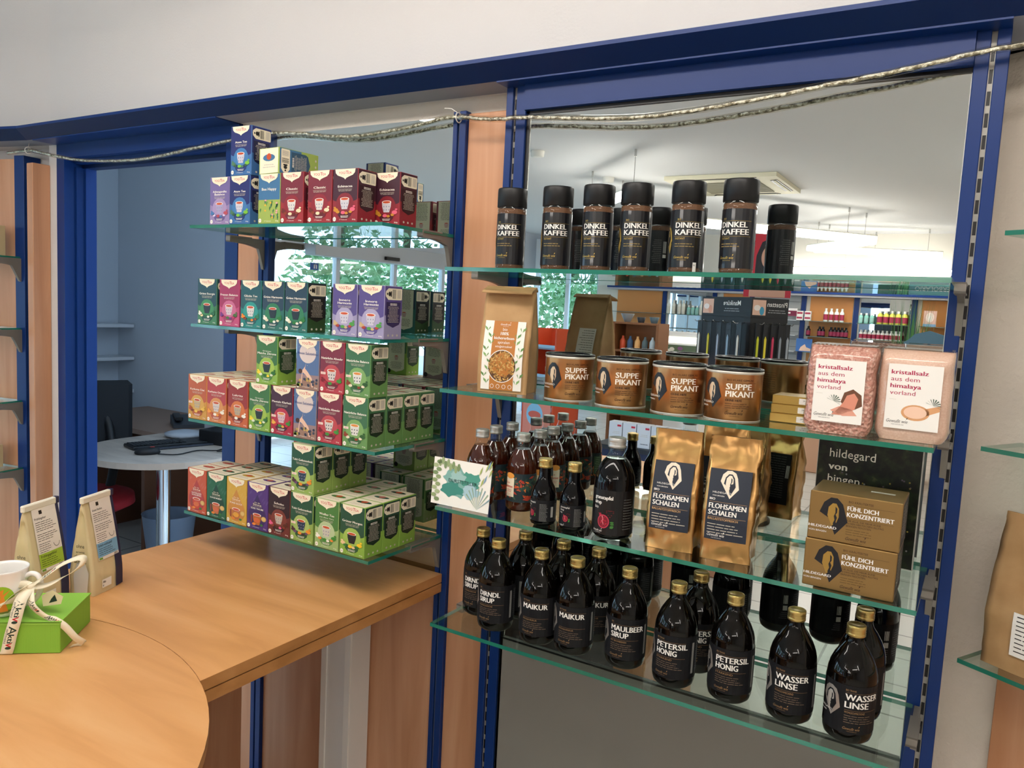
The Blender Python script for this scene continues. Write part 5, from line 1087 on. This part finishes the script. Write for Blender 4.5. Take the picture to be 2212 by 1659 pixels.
trough((.60, -7.35), (-.14, -8.25), .14, 'short light trough bridging the zigzag, second from the mirror')
trough((-.12, -8.35), (1.15, -9.05), .14, 'light trough of the zigzag nearest the rear wall')
trough((-.9, -9.25), (.2, -9.25), .08, 'thin light line over the rear shelves, left one', 2.16); trough((.3, -9.25), (1.5, -9.25), .08, 'thin light line over the rear shelves, right one', 2.16)
trough((-1.3, -4.6), (-.45, -3.7), .05, 'thin end piece of the light zigzag nearest the mirrors')
trough((-.6, -1.35), (1.15, -1.0), .12, 'added unseen light trough close above the tea shelves, out of the picture')  # extra lamp added to light the tea shelves, hidden from both mirrors
trough((1.2, -1.0), (2.3, -1.30), .13, 'added unseen light trough close above the bottle shelves, out of the picture')  # likewise added for light on the bottle shelves, never in view
trough((3.2, -2.9), (4.6, -4.2), .16, 'broad added unseen light trough at the right side of the shop'); trough((3.8, -4.1), (2.1, -5.1), .16, 'broad added unseen light trough deep in the right side of the shop')  # two more unseen troughs added for fill from the right, outside the mirrors' view
# cassette air conditioner
t = thing('air_conditioner', 'white four-way ceiling cassette with black louvre slots', 'air conditioner', (-.27, -5.34, CZ)); ACM = P('#EDE6C8', .5)
m = MB(); o_, i_ = .46, .33
m.prism([(-o_, -o_), (o_, -o_), (o_, o_), (-o_, o_)], 2, -.035, -.002, ACM); m.build('panel', t)
for a in range(4):
    g = MB().prism([(-.30, -.43), (.30, -.43), (.27, -.37), (-.27, -.37)], 2, -.039, -.0355, BLACK); o2 = g.build('louvre_slot', t); o2.rotation_euler = (0, 0, rad(90*a))
    g = MB().prism([(-.28, -.415), (.28, -.415), (.26, -.395), (-.26, -.395)], 2, -.043, -.0395, ACM); o2 = g.build('louvre', t); o2.rotation_euler = (0, 0, rad(90*a))
g = MB()
for i in range(14): g.box(-.28, .28, -.28+i*.04, -.266+i*.04, -.042, -.0355, P('#8C8874', .6))
g.build('grille', t)
for x, y, lb in ((-1.25, -3.64, 'white round smoke detector near the shelf wall'), (-1.21, -4.81, 'white round ceiling box with a loose cable')):
    t = thing('ceiling_detector', lb, 'detector', (x, y, CZ), 0, 'white ceiling detectors'); MB().lathe([(.030, -.045), (.048, -.04), (.052, -.001)], HOUS, n=24).build('housing', t)
    if y < -4: MB().tube(smooth([(0, 0, -.04), (.02, 0, -.10), (.07, .02, -.15), (.12, .02, -.12)]), .004, WHITE, 6).build('cable', t)
# rear wall y = -9.5 : structure, windows left
struct('wall_rear', MB().box(-3.45, 6.2, -9.62, -9.50, 0, CZ, P('#DDD8CC', .85, key='rw2')).box(-5.2, -3.45, -9.62, -9.5, 1.95, CZ, P('#D8DADF', .8, key='rw3')).box(-5.2, -3.45, -9.62, -9.5, 0, .75, P('#C9CCD2', .8)))
FR = P('#C9CED2', .4)
def window(name, org, rot, W_, z0, z1, nv, hs=()):
    t = bpy.data.objects.new(name, None); COL.objects.link(t); t.location = org; t.rotation_euler = (0, 0, rot); tag(t, kind='structure'); m = MB()
    for i in range(nv+1): x = W_*i/nv; m.box(x-.03, x+.03, -.03, .03, z0, z1, FR)
    for z in (z0, z1)+tuple(hs): m.box(0, W_, -.03, .03, z-.03, z+.03, FR)
    m.build('window_frame', t); MB().box(0, W_, -.004, .004, z0, z1, PANE).build('pane', t); return t
window('window_1', (-5.1, -9.56, 0), 0, 1.65, .75, 1.95, 3)
# glazed entrance wall x = -4.5
struct('wall_entrance', MB().box(-4.62, -4.5, -9.6, -1.0, 2.02, CZ, P('#D3D6DC', .8, key='ew')).box(-4.62, -4.5, -1.0, 1.0, 0, CZ, P('#D3D6DC', .8, key='ew')))
window('window_2', (-4.56, -7.9, 0), rad(90), 6.9, 0.05, 2.02, 7, ())
t = thing('door_header', 'grey automatic door header over the glazed entrance', 'door header', (-4.49, -5.6, 0)); MB().cbox(0, .16, -1.3, 1.2, 1.93, 2.12, P('#B9BABC', .4), .006).build('beam', t); MB().cbox(.16, .20, -.12, .12, 1.96, 2.00, BLACK, .004).build('sensor', t)
m = MB().box(0, .005, -.06, .06, 0, .075, P('#2C5AA0', .4)); m.box(.005, .006, -.035, -.02, .015, .06, WHITE); m.box(.005, .006, -.005, .01, .015, .06, WHITE); m.box(.005, .006, -.035, .01, .052, .06, WHITE)
tag(m.build('door_sign', None, (-4.50, -4.55, 1.78)), 'small blue square sign on the entrance glass', 'sign')
for i, (y, s_) in enumerate(((-4.2, 0), (-7.5, 1), (-8.6, 2))):
    tag(MB().cbox(-.05, .05, -.4, .4, .0, .9-.1*i, (P('#C9503A', .5), P('#D9DDE2', .5), P('#6E93B8', .5))[i]).build('display_stand', None, (-3.9, y, 0)), ('red low display stand near the entrance', 'pale low display stand near the entrance', 'blue low display stand near the windows')[i], 'display')
# boxed wall on the right and side walls
struct('wall_side_right', MB().box(6.1, 6.2, -9.6, 3.3, 0, CZ, WALL))
struct('wall_front_right', MB().box(1.95, 6.1, 3.1, 3.2, 0, CZ, WALL))
# trees outside
def tree(x, y, s_, label, seed):
    r = random.Random(seed); t = thing('garden_tree', label, 'tree', (x, y, 0), 0, 'trees outside the windows'); MB().tube([(0, 0, -.2), (0, .05, s_*.8)], [.10, .06], P('#5A4634', .8), 8).build('trunk', t)
    m = MB(); cs = [P('#94B98A', .7), P('#B8D6AC', .7), P('#6E9A6A', .7)]
    for i in range(1900):
        a, q = r.uniform(0, 6.28), r.uniform(-1, 1); rr = s_*.75*(r.random()**.4); c_ = Vector((math.sqrt(1-q*q)*math.cos(a)*rr, math.sqrt(1-q*q)*math.sin(a)*rr, s_*1.15+q*rr*1.1))
        u = Vector((r.gauss(0, 1), r.gauss(0, 1), r.gauss(0, 1))).normalized()*.062*s_; v = u.orthogonal().normalized()*.034*s_; m.add([c_-u, c_-v, c_+u, c_+v], [[0, 1, 2, 3]], cs[i % 3])
    m.build('foliage', t)
for i, (x, y, s_) in enumerate(((-7.4, -3.0, 1.25), (-8.4, -5.6, 1.5), (-7.6, -8.2, 1.35), (-8.4, -10.9, 1.4), (-5.6, -12.8, 1.5), (-2.4, -13.2, 1.3))): tree(x, y, s_, 'leafy tree outside the %s' % ('entrance glass nearest the shelf wall', 'entrance door', 'entrance glass beside the door header', 'corner of the shop windows', 'rear window', 'rear wall, partly hidden')[i], i)
slab('ground_outside', -14, -4.62, -16, 6, -.12, -.02, P('#9A9A92', .9))
slab('ground_behind', -4.62, 6, -16, -9.62, -.12, -.02, P('#9A9A92', .9))
# window lettering (reads correctly in the mirror)
m = MB(); d = D(m, plane((0, 0, 0), (-1, 0, 0), (0, 0, 1), (0, 1, 0))); d.rect(-.6, -.05, .6, .5, P('#D5DDE2', .4), 1); d.text('Louis', -.5, .24, .13, P('#7C8C96', .5), 3, .75, bold=.01); d.text('Widmer', -.5, .03, .13, P('#7C8C96', .5), 3, 1.0, bold=.01)
m.v = [(-x, y, z) for x, y, z in m.v]
tag(m.build('hanging_banner', None, (-3.75, -9.1, 2.05)), 'pale hanging banner with grey lettering near the rear window', 'banner')
# orange cardboard display
t = thing('cardboard_display', 'orange cardboard display with small packs near the windows', 'display', (-1.22, -4.0, 0), rad(15)); OG = P('#D9552E', .55)
m = MB().box(-.17, .17, -.15, -.14, 0, 1.34, OG).box(-.17, -.155, -.15, .15, 0, 1.34, OG).box(.155, .17, -.15, .15, 0, 1.34, OG); m.build('cardboard_back', t)
for z in (.35, .70, .95, 1.18): MB().box(-.155, .155, -.14, .15, z, z+.012, P('#E8785A', .5)).box(-.155, .155, .14, .15, z, z+.035, P('#9EC3DA', .5)).build('shelf', t)
m = MB(); m.prism([(-.15, 0), (.15, 0), (.15, .27), (-.15, .27)], 1, .151, .154, P('#E98A74', .5)); d = D(m, plane((0, .154, 0), (-1, 0, 0), (0, 0, 1), (0, 1, 0))); d.ell(.02, .16, .09, .09, P('#8FC3E0', .5), 2, 28); d.ell(.02, .16, .07, .03, P('#D8604A', .5), 3, 16); m.build('front_card', t, (0, 0, .50))
for i in range(6):
    tag(MB().cbox(-.02, .02, -.03, .03, 0, .095, (P('#2C5AA8', .4), P('#DCE6EE', .4), P('#E8A06A', .4))[i % 3]).build('small_pack', None, (-1.32+.045*i, -3.97-.01*i, .7125+(.25 if i > 2 else 0)), rad(15)), '%s small pack on the orange display' % ('blue', 'white', 'apricot')[i % 3], 'pack', 'packs on the orange display')
# white cartons with red marks on a dark table
t = thing('display_table', 'dark low table carrying white cartons', 'table', (-.15, -3.55, 0)); MB().cbox(-.35, .40, -.25, .25, .58, .61, P('#25282E', .4)).build('table_top', t); MB().cbox(-.33, .38, -.23, .23, 0, .58, P('#1C2748', .5)).build('table_body', t)
wb = MB().cbox(-.047, .047, -.04, .04, 0, .155, P('#D9DBE0', .5), .001); d = D(wb, plane((0, .04, 0), (-1, 0, 0), (0, 0, 1), (0, 1, 0))); d.rect(-.04, .125, -.012, .138, RED, 1); d.lines(-.03, .03, .09, 2, .01, FINE, 1, .003); d.lines(-.035, .035, .03, 1, .01, P('#7A7A80', .5), 1, .006); wbm = wb.build('carton', mesh_only=True)
for i in range(6): tag(obj('white_carton', wbm, None, (-.36+.1*i, -3.38, .6115), 0), 'white carton with a small red mark in the row on the dark table', 'carton', 'white cartons with red marks')
# nail care stand
t = thing('nail_care_stand', 'black rotating stand with nail care cards, signs and hanging tools', 'display stand', (.22, -4.35, 0), 0); BS = P('#141416', .4)
K = Vector((.085, .35)); Lp = Vector((-.34, .10)); Rp = Vector((.28, .10))
def face(a, b_, z0, z1, th_, m_, m=None):
    m = m or MB(); dv = (b_-a).normalized(); nn = Vector((-dv.y, dv.x))
    if nn.y < 0: nn = -nn
    q = [a, b_, b_-nn*th_, a-nn*th_]; m.prism([(p_.x, p_.y) for p_ in q], 2, z0, z1, m_); return m, dv, nn
MB().prism([(Lp.x, Lp.y), (K.x, K.y), (Rp.x, Rp.y), (.0, -.25)], 2, .75, 1.51, BS).build('column', t); MB().tube([(0, 0, 0), (0, 0, .75)], .04, BS, 14).build('pole', t); MB().lathe([(.25, 0), (.25, .02), (.05, .03)], BS, n=32).build('base', t)
def sign(a, b_, word, sub, pic):
    m, dv, nn = face(a, b_, 1.505, 1.645, .01, BS); L = (b_-a).length
    d = D(m, plane((b_.x, b_.y, 1.505), (-dv.x, -dv.y, 0), (0, 0, 1), (nn.x, nn.y, 0))); d.rect(L-.012-.11, .02, L-.012, .125, P('#E0B49C', .5), 3); d.ell(L-.05, .07, .028, .02, P('#F0E4DC', .5), 4, 12); d.ell(L-.09, .05, .02, .03, P(pic, .5), 4, 10)
    d.text(word, (L-.12)/2, .082, .034, WHITE, 3, min(.17, .022*len(word)), 'C', .01); d.lines((L-.12)/2-.09, (L-.12)/2+.09, .06, 2, .016, P('#9A9A9A', .5), 3, .005, 'C')
    m.build('sign_panel', t)
sign(Lp, K, 'Manik\u00fcre', 2, '#D89A80'); sign(K, Rp, 'Pinzetten', 2, '#3E93B0')
colr = ['#E8E4D8', '#D9C82E', '#A8B0BC', '#8FA6B8', '#E0D8C8', '#C8C82E', '#E8D23A', '#C83A5A', '#8A8F96', '#A8ACB0']
for i in range(10):
    a, b_, f0 = (Lp, K, (i+.5)/5) if i < 5 else (K, Rp, (i-4.5)/5); pnt = a.lerp(b_, f0); dv = (b_-a).normalized(); nn = Vector((-dv.y, dv.x)); nn = nn if nn.y > 0 else -nn; q = pnt+nn*.05
    hk = thing('hanging_tool', '%s tool on a black card hanging from the nail care stand' % ('white nail file', 'yellow', 'grey', 'steel blue', 'cream', 'olive yellow', 'bright yellow', 'magenta', 'dark steel', 'light steel')[i], 'tool', (t.location.x+q.x, t.location.y+q.y, 1.20), math.atan2(dv.y, dv.x), 'tools on the nail care stand')
    MB().cbox(-.024 if i < 5 else -.018, .024 if i < 5 else .018, -.002, .002, 0, .27, P('#1B1C1F', .3, key='card'), .0005).build('card', hk)
    g = MB(); g.prism([(-.007, .02), (.007, .02), (.008, .16), (0, .18), (-.008, .16)], 1, .0022, .008, P(colr[i], .35)); g.build('blade', hk); MB().tube([(0, -.05, .268), (0, .04, .262), (0, .06, .275)], .0025, SILVER, 6).build('hook', hk)
# poster over the stand: dark-haired person on red
m = MB().box(-.17, .17, -.006, 0, 0, .46, P('#D8D4CE', .6)); d = D(m, plane((0, 0, 0), (-1, 0, 0), (0, 0, 1), (0, 1, 0))); d.rect(-.17, 0, .17, .46, P('#C8202E', .5), 1); HR = P('#1E1412', .5); SK = P('#D9A184', .5)
d.poly([(-.09, .12), (-.10, .30), (-.06, .40), (.0, .43), (.06, .40), (.095, .30), (.10, .10), (.12, .02), (-.12, .02)], HR, 2); d.ell(0, .29, .058, .085, SK, 3, 28); d.poly([(-.03, .24), (.03, .24), (.04, .12), (.13, .05), (.13, .002), (-.13, .002), (-.13, .05), (-.04, .12)], SK, 3)
for sx in (-1, 1): d.ell(sx*.024, .305, .010, .005, WHITE, 4, 10); d.ell(sx*.024, .305, .004, .005, HR, 5, 8); d.rect(sx*.024-.013, .322, sx*.024+.013, .326, HR, 4)
d.poly([(-.004, .30), (.004, .30), (.009, .272), (-.009, .272)], P('#C48A6E', .5), 4); d.poly([(-.024, .255), (.024, .255), (.012, .240), (-.012, .240)], P('#F4ECE6', .5), 4); d.rect(-.024, .255, .024, .258, P('#B04048', .5), 5)
tag(m.build('poster', None, (.30, -4.42, 1.66)), 'red poster with the portrait of a smiling dark-haired person', 'poster')
# rear wall fixture: beams, uprights, panels, shelves, products
yb = -9.5
struct('trim_13', MB().box(-3.2, 6.0, yb+.001, yb+.22, 1.86, 1.91, BLUE).box(-3.2, 6, yb+.001, yb+.2, 1.835, 1.86, P('#B8B8BC', .5)))
for i, (x0, x1, mt) in enumerate(((-3.11, -2.40, 'w'), (-2.28, -1.66, 'm'), (-1.50, -1.14, 'w'), (-.98, -.45, 'g'), (-.33, .20, 'w'), (.29, .87, 'm'), (.99, 1.5, 'w'), (1.6, 2.3, 'm'), (2.4, 3.1, 'w'))):
    mm = {'w': P('#D9914E', .5, key='rwood'), 'm': MIRROR, 'g': P('#A8A8A6', .5, key='slat')}[mt]; lab = {'w': 'wood back panel', 'm': 'tall mirror panel', 'g': 'grey slatted back panel'}[mt]
    t = thing('shelf_bay', '%s with shelves on the rear wall, %s' % (lab, ('nearest the windows', 'with white lotion bottles', 'beside the lotion bay', 'behind the nail care stand', 'with crimson-labelled bottles', 'behind the tall grass plant', 'with a face-care card', 'at the right', 'at the far right')[i]), 'shelf bay', (0, 0, 0), 0, 'shelf bays of the rear wall')
    MB().box(x0, x1, yb+.002, yb+.012, .35 if mt != 'm' else .9, 1.83, mm).build('back_panel', t)
    MB().box(x1+.01, x1+.07, yb+.002, yb+.03, 0, 1.84, BLUE).build('upright', t)
    for z in (.62, .88, 1.10, 1.31, 1.51): MB().box(x0-.004, x1+.004, yb+.02, yb+.26, z-.008, z, P('#5A6A62', .3, key='rg') if mt != 'g' else FR).build('shelf', t)
    MB().cbox(x0-.01, x1+.05, yb+.031, yb+.36, .02, .40, P('#C98A54', .5), .003).build('base_cabinet', t)
    if mt == 'g':
        g = MB()
        for q in range(9): g.box(x0, x1, yb+.012, yb+.016, .95+q*.1, .955+q*.1, P('#6E6E6E', .5))
        g.build('slats', t)
def rbottle(h_, r_, bc, cc, lc):
    m = MB().lathe([(r_*.9, 0), (r_, h_*.03), (r_, h_*.68), (r_*.5, h_*.80), (r_*.42, h_*.84)], P(bc, .35), n=12); b1 = m.build('bottle_body', mesh_only=True)
    b2 = MB().lathe([(r_*.5, h_*.82), (r_*.5, h_)], P(cc, .4), n=10).build('cap', mesh_only=True); b3 = MB().lathe([(r_*1.02, h_*.12), (r_*1.02, h_*.55)], P(lc, .5), n=12, cap=False).build('label', mesh_only=True); return b1, b2, b3
def row(kind, xs, z, G_, lb, y=yb+.16):
    for x in xs:
        t = thing('care_bottle', lb, 'bottle', (x, y, z+.0005), 0, G_)
        for n_, me in zip(('bottle_body', 'cap', 'label'), kind): obj(n_, me, t)
kw = rbottle(.17, .028, '#E9EDE4', '#F2F2EC', '#A8324E'); kd = rbottle(.13, .028, '#1C1418', '#17171A', '#8E2A48'); ky = rbottle(.17, .032, '#D8D65A', '#F2F2EC', '#A8324E'); kp = rbottle(.20, .026, '#F1EEE2', '#F4F2EA', '#E6E0D0'); kt = rbottle(.13, .026, '#8FD0C0', '#F2F2EC', '#9CC9C0'); ks = rbottle(.12, .024, '#EDEBE4', '#F2F2EC', '#A8324E')
row(kw, [-.10+.065*i for i in range(4)], 1.51, 'crimson-labelled white bottles', 'white bottle with crimson label on the upper rear shelf')
row(kd, [-.30]+[-.16+.04*i for i in range(2)]+[-.02+.045*i for i in range(5)], 1.31, 'dark crimson-labelled bottles', 'dark bottle with crimson label on the rear wood bay')
row(kt, [.32, .385, .45], 1.51, 'turquoise care bottles', 'turquoise bottle with crimson label on the mirror bay'); row(ky, [.54+.07*i for i in range(5)], 1.51, 'yellow pump bottles', 'yellow pump bottle on the mirror bay'); row(ks, [.34+.05*i for i in range(10)], 1.31, 'small white care bottles', 'small white bottle with crimson label on the mirror bay')
row(kp, [-2.24+.075*i for i in range(2)]+[-2.08+.06*i for i in range(2)]+[-1.76], 1.51, 'cream lotion bottles', 'cream lotion bottle on the window-side mirror bay'); row(kt, [-1.94, -1.88, -1.82], 1.51, 'green lotion bottles', 'pale green bottle among the cream lotions')
row(ks, [-.28+.05*i for i in range(9)], 1.10, 'white care bottles below', 'small white bottle on the third shelf of the wood bay'); row(kw, [-2.2+.09*i for i in range(6)], 1.10, 'white bottles of the lotion bay', 'white bottle with crimson label low in the lotion bay'); row(ks, [1.0+.07*i for i in range(7)], 1.10, 'white bottles at the sign', 'small white bottle behind the arched sign')
row(kd, [-.25+.06*i for i in range(8)], .88, 'low dark bottles', 'dark bottle on the low shelf of the wood bay'); row(kw, [.36+.07*i for i in range(7)], .88, 'low white bottles', 'white bottle low in the grass plant bay')
cj = MB().cbox(-.04, .04, -.03, .03, 0, .06, P('#EFECE6', .5)).box(-.035, .035, .03, .0305, .02, .045, P('#A8324E', .5)).build('carton', mesh_only=True)
for i, (x, z) in enumerate(((-.42, 1.51), (-.32, 1.51), (-.42, 1.572), (-.32, 1.572), (-.38, .62), (-.26, .62), (-.14, .62), (-.02, .62), (.1, .62))): tag(obj('cream_carton', cj, None, (x, yb+.16, z+.0005), 0), 'small white cream carton with crimson strip on the rear shelves', 'carton', 'small white cream cartons')
m = MB().box(-.10, .10, 0, .008, 0, .17, P('#3F6EB0', .5)); d = D(m, plane((0, .008, 0), (-1, 0, 0), (0, 0, 1), (0, 1, 0))); d.poly([(-.09, .01), (.06, .01), (.04, .06), (-.01, .10), (-.03, .06), (-.09, .04)], P('#E8C0A8', .5), 2); tag(m.build('showcard', None, (-.33, yb+.2, 1.1005)), 'blue showcard with a pale figure on the wood bay', 'card')
m = MB().box(-.07, .07, 0, .008, 0, .19, P('#D9B0A0', .5)); d = D(m, plane((0, .008, 0), (-1, 0, 0), (0, 0, 1), (0, 1, 0))); d.ell(0, .11, .045, .06, P('#F0DCD0', .5), 2, 20); d.ell(0, .10, .018, .035, WHITE, 3, 14); d.rect(-.07, 0, .07, .03, P('#7FA6CC', .5), 2); tag(m.build('showcard', None, (1.10, yb+.2, 1.5105)), 'pale pink face-care card in the right wood bay', 'card')
m = MB().box(-.28, .28, 0, .02, 0, .10, P('#EDE6E4', .5)); d = D(m, plane((0, .02, 0), (-1, 0, 0), (0, 0, 1), (0, 1, 0))); d.rect(-.28, 0, .28, .07, P('#7A1F3E', .5), 2); d.text('Aktivpore', -.2, .02, .035, WHITE, 3, .36, bold=0, shear=.2) if False else d.lines(-.2, .2, .05, 1, .05, WHITE, 3, .02); tag(m.build('shelf_sign', None, (-.72, yb+.26, 1.56)), 'crimson and white shelf sign behind the nail care stand', 'sign')
# arched sign
m = MB(); P_ = [(-.17, 0), (.17, 0), (.17, .11), (.14, .13), (.10, .175), (.0, .205), (-.10, .175), (-.14, .13), (-.17, .11)]; m.prism(P_, 1, 0, .02, P('#5C8298', .45)); d = D(m, plane((0, .02, 0), (-1, 0, 0), (0, 0, 1), (0, 1, 0))); d.text("L'ERBOLARIO", 0, .05, .035, P('#CFD9DC', .5), 2, .26, 'C', .01)
t = thing('arched_sign', 'grey-blue arched shop sign on a slim pole', 'sign', (1.34, -5.2, 1.27)); m.build('sign_board', t); MB().tube([(0, 0, -1.27), (0, 0, 0)], .012, BLACK, 10).build('pole', t)
# tall grass plant
t = thing('grass_plant', 'tall potted grass plant between the rear shelves and mirror', 'plant', (1.13, -6.2, 0)); MB().lathe([(.12, 0), (.17, .40), (.16, .42), (.15, .38), (.0005, .37)], P('#4A4E54', .4), n=24).build('pot', t); m = MB(); r = random.Random(1)
for i in range(160):
    a = r.uniform(0, 6.28); q = r.uniform(.02, .12); h_ = r.uniform(.8, 1.45); k = r.uniform(.02, .16); p0 = Vector((q*math.cos(a), q*math.sin(a), .38)); p1 = p0+Vector((k*.4*math.cos(a), k*.4*math.sin(a), h_*.6)); p2 = p0+Vector((k*math.cos(a), k*math.sin(a), h_)); w_ = Vector((-math.sin(a), math.cos(a), 0))*.005
    m.add([p0-w_, p0+w_, p1+w_, p1-w_], [[0, 1, 2, 3]], P('#3E7040', .6)); m.add([p1-w_, p1+w_, p2], [[0, 1, 2]], P('#568A4E', .6))
m.build('foliage', t)
# wooden shelf unit with bowls, white counter
t = thing('wooden_rack', 'open brown wooden rack with bowls and bottles', 'rack', (-1.30, -6.0, 0)); WD = P('#7A4E2C', .5, key='rack')
for x in (-.25, .22): MB().cbox(x, x+.03, -.15, .15, 0, 1.40, WD).build('side_panel', t)
for z in (.1, .45, .80, 1.10, 1.38): MB().cbox(-.22, .22, -.15, .15, z, z+.02, WD).build('shelf', t)
MB().box(-.22, .22, -.15, -.14, .1, 1.40, P('#B5733E', .5)).build('back_panel', t)
for i, (x, c_, s_, lb) in enumerate(((-.15, '#6E6E6E', .07, 'grey'), (.0, '#26262A', .045, 'black'), (.14, '#4A5A62', .05, 'blue-grey'))): tag(MB().lathe([(.03, 0), (s_, s_*1.2), (s_*.95, s_*1.25), (s_*.85, s_*1.15), (.0005, .02)], P(c_, .4), n=20).build('bowl', None, (-1.30+x, -6.0, 1.4005)), '%s bowl on top of the brown wooden rack' % lb, 'bowl', 'bowls on the wooden rack')
for i in range(5): tag(MB().lathe([(.028, 0), (.03, .01), (.03, .09), (.012, .12), (.012, .14)], P(('#C9502E', '#3E5A7C', '#E8B070', '#5A6A6E', '#B8C4C8')[i], .4), n=14).build('bottle', None, (-1.46+.08*i, -5.94, 1.1205)), '%s bottle inside the wooden rack' % ('red', 'blue', 'apricot', 'grey', 'pale')[i], 'bottle', 'bottles in the wooden rack')
t = thing('lit_counter', 'white counter with a lit strip and flower pictures', 'counter', (-1.18, -7.0, 0)); MB().cbox(-.30, .30, -.2, .2, 0, 1.31, P('#E4E2DE', .5)).build('body', t); MB().box(-.24, .24, .2005, .206, 1.19, 1.26, P('#FFF8E0', .5, emit=2.5, key='strip')).build('light_strip', t)
m = MB(); d = D(m, plane((0, .201, 0), (-1, 0, 0), (0, 0, 1), (0, 1, 0))); d.rect(-.24, .98, .24, 1.17, P('#5A6A50', .5), 1); r = random.Random(2)
for i in range(14): d.ell(r.uniform(-.22, .22), r.uniform(1.0, 1.15), .03, .022, r.choice([P('#C87A98', .5), P('#8A5A84', .5), P('#D9D2C0', .5), P('#7A8A5A', .5)]), 2+i, 12)
m.build('flower_picture', t)
t = thing('wood_counter', 'light wood shop counter in the middle of the shop', 'counter', (.75, -6.9, 0)); MB().cbox(-.55, .55, -.25, .25, 0, .92, P('#D9A888', .5), .01).build('body', t); MB().cbox(-.58, .58, -.28, .28, .92, .95, P('#E4C0A0', .4), .005).build('top', t)
t = thing('till_counter', 'pale wood island counter behind the bottles in the mirror', 'counter', (.35, -3.1, 0)); MB().cbox(-.22, .22, -.2, .2, 0, .48, P('#B98A6E', .5), .01).build('body', t)

# kraft pouch on the neighbouring shelf at the right edge
m, fr, bk = bag_mesh(.150, .070, .250, KR, wr=.0016, seed=12, top=.98, flat0=.35)
cr, sr = math.cos(a28), math.sin(a28); u_, v_ = .222, -.060
t = thing('kraft_pouch', 'kraft paper pouch with a white label on the lowest right-wall shelf', 'bag', (RW[0]+u_*cr-v_*sr, RW[1]+u_*sr+v_*cr, .9556), a28)
m.build('paper_body', t); L_ = MB(); d = D(L_, fr); d.rect(-.030, .03, .055, .10, WHITE, 1, 4, 4); d.lines(-.024, .05, .095, 9, .007, INK, 2, .0016); L_.build('front_label', t)
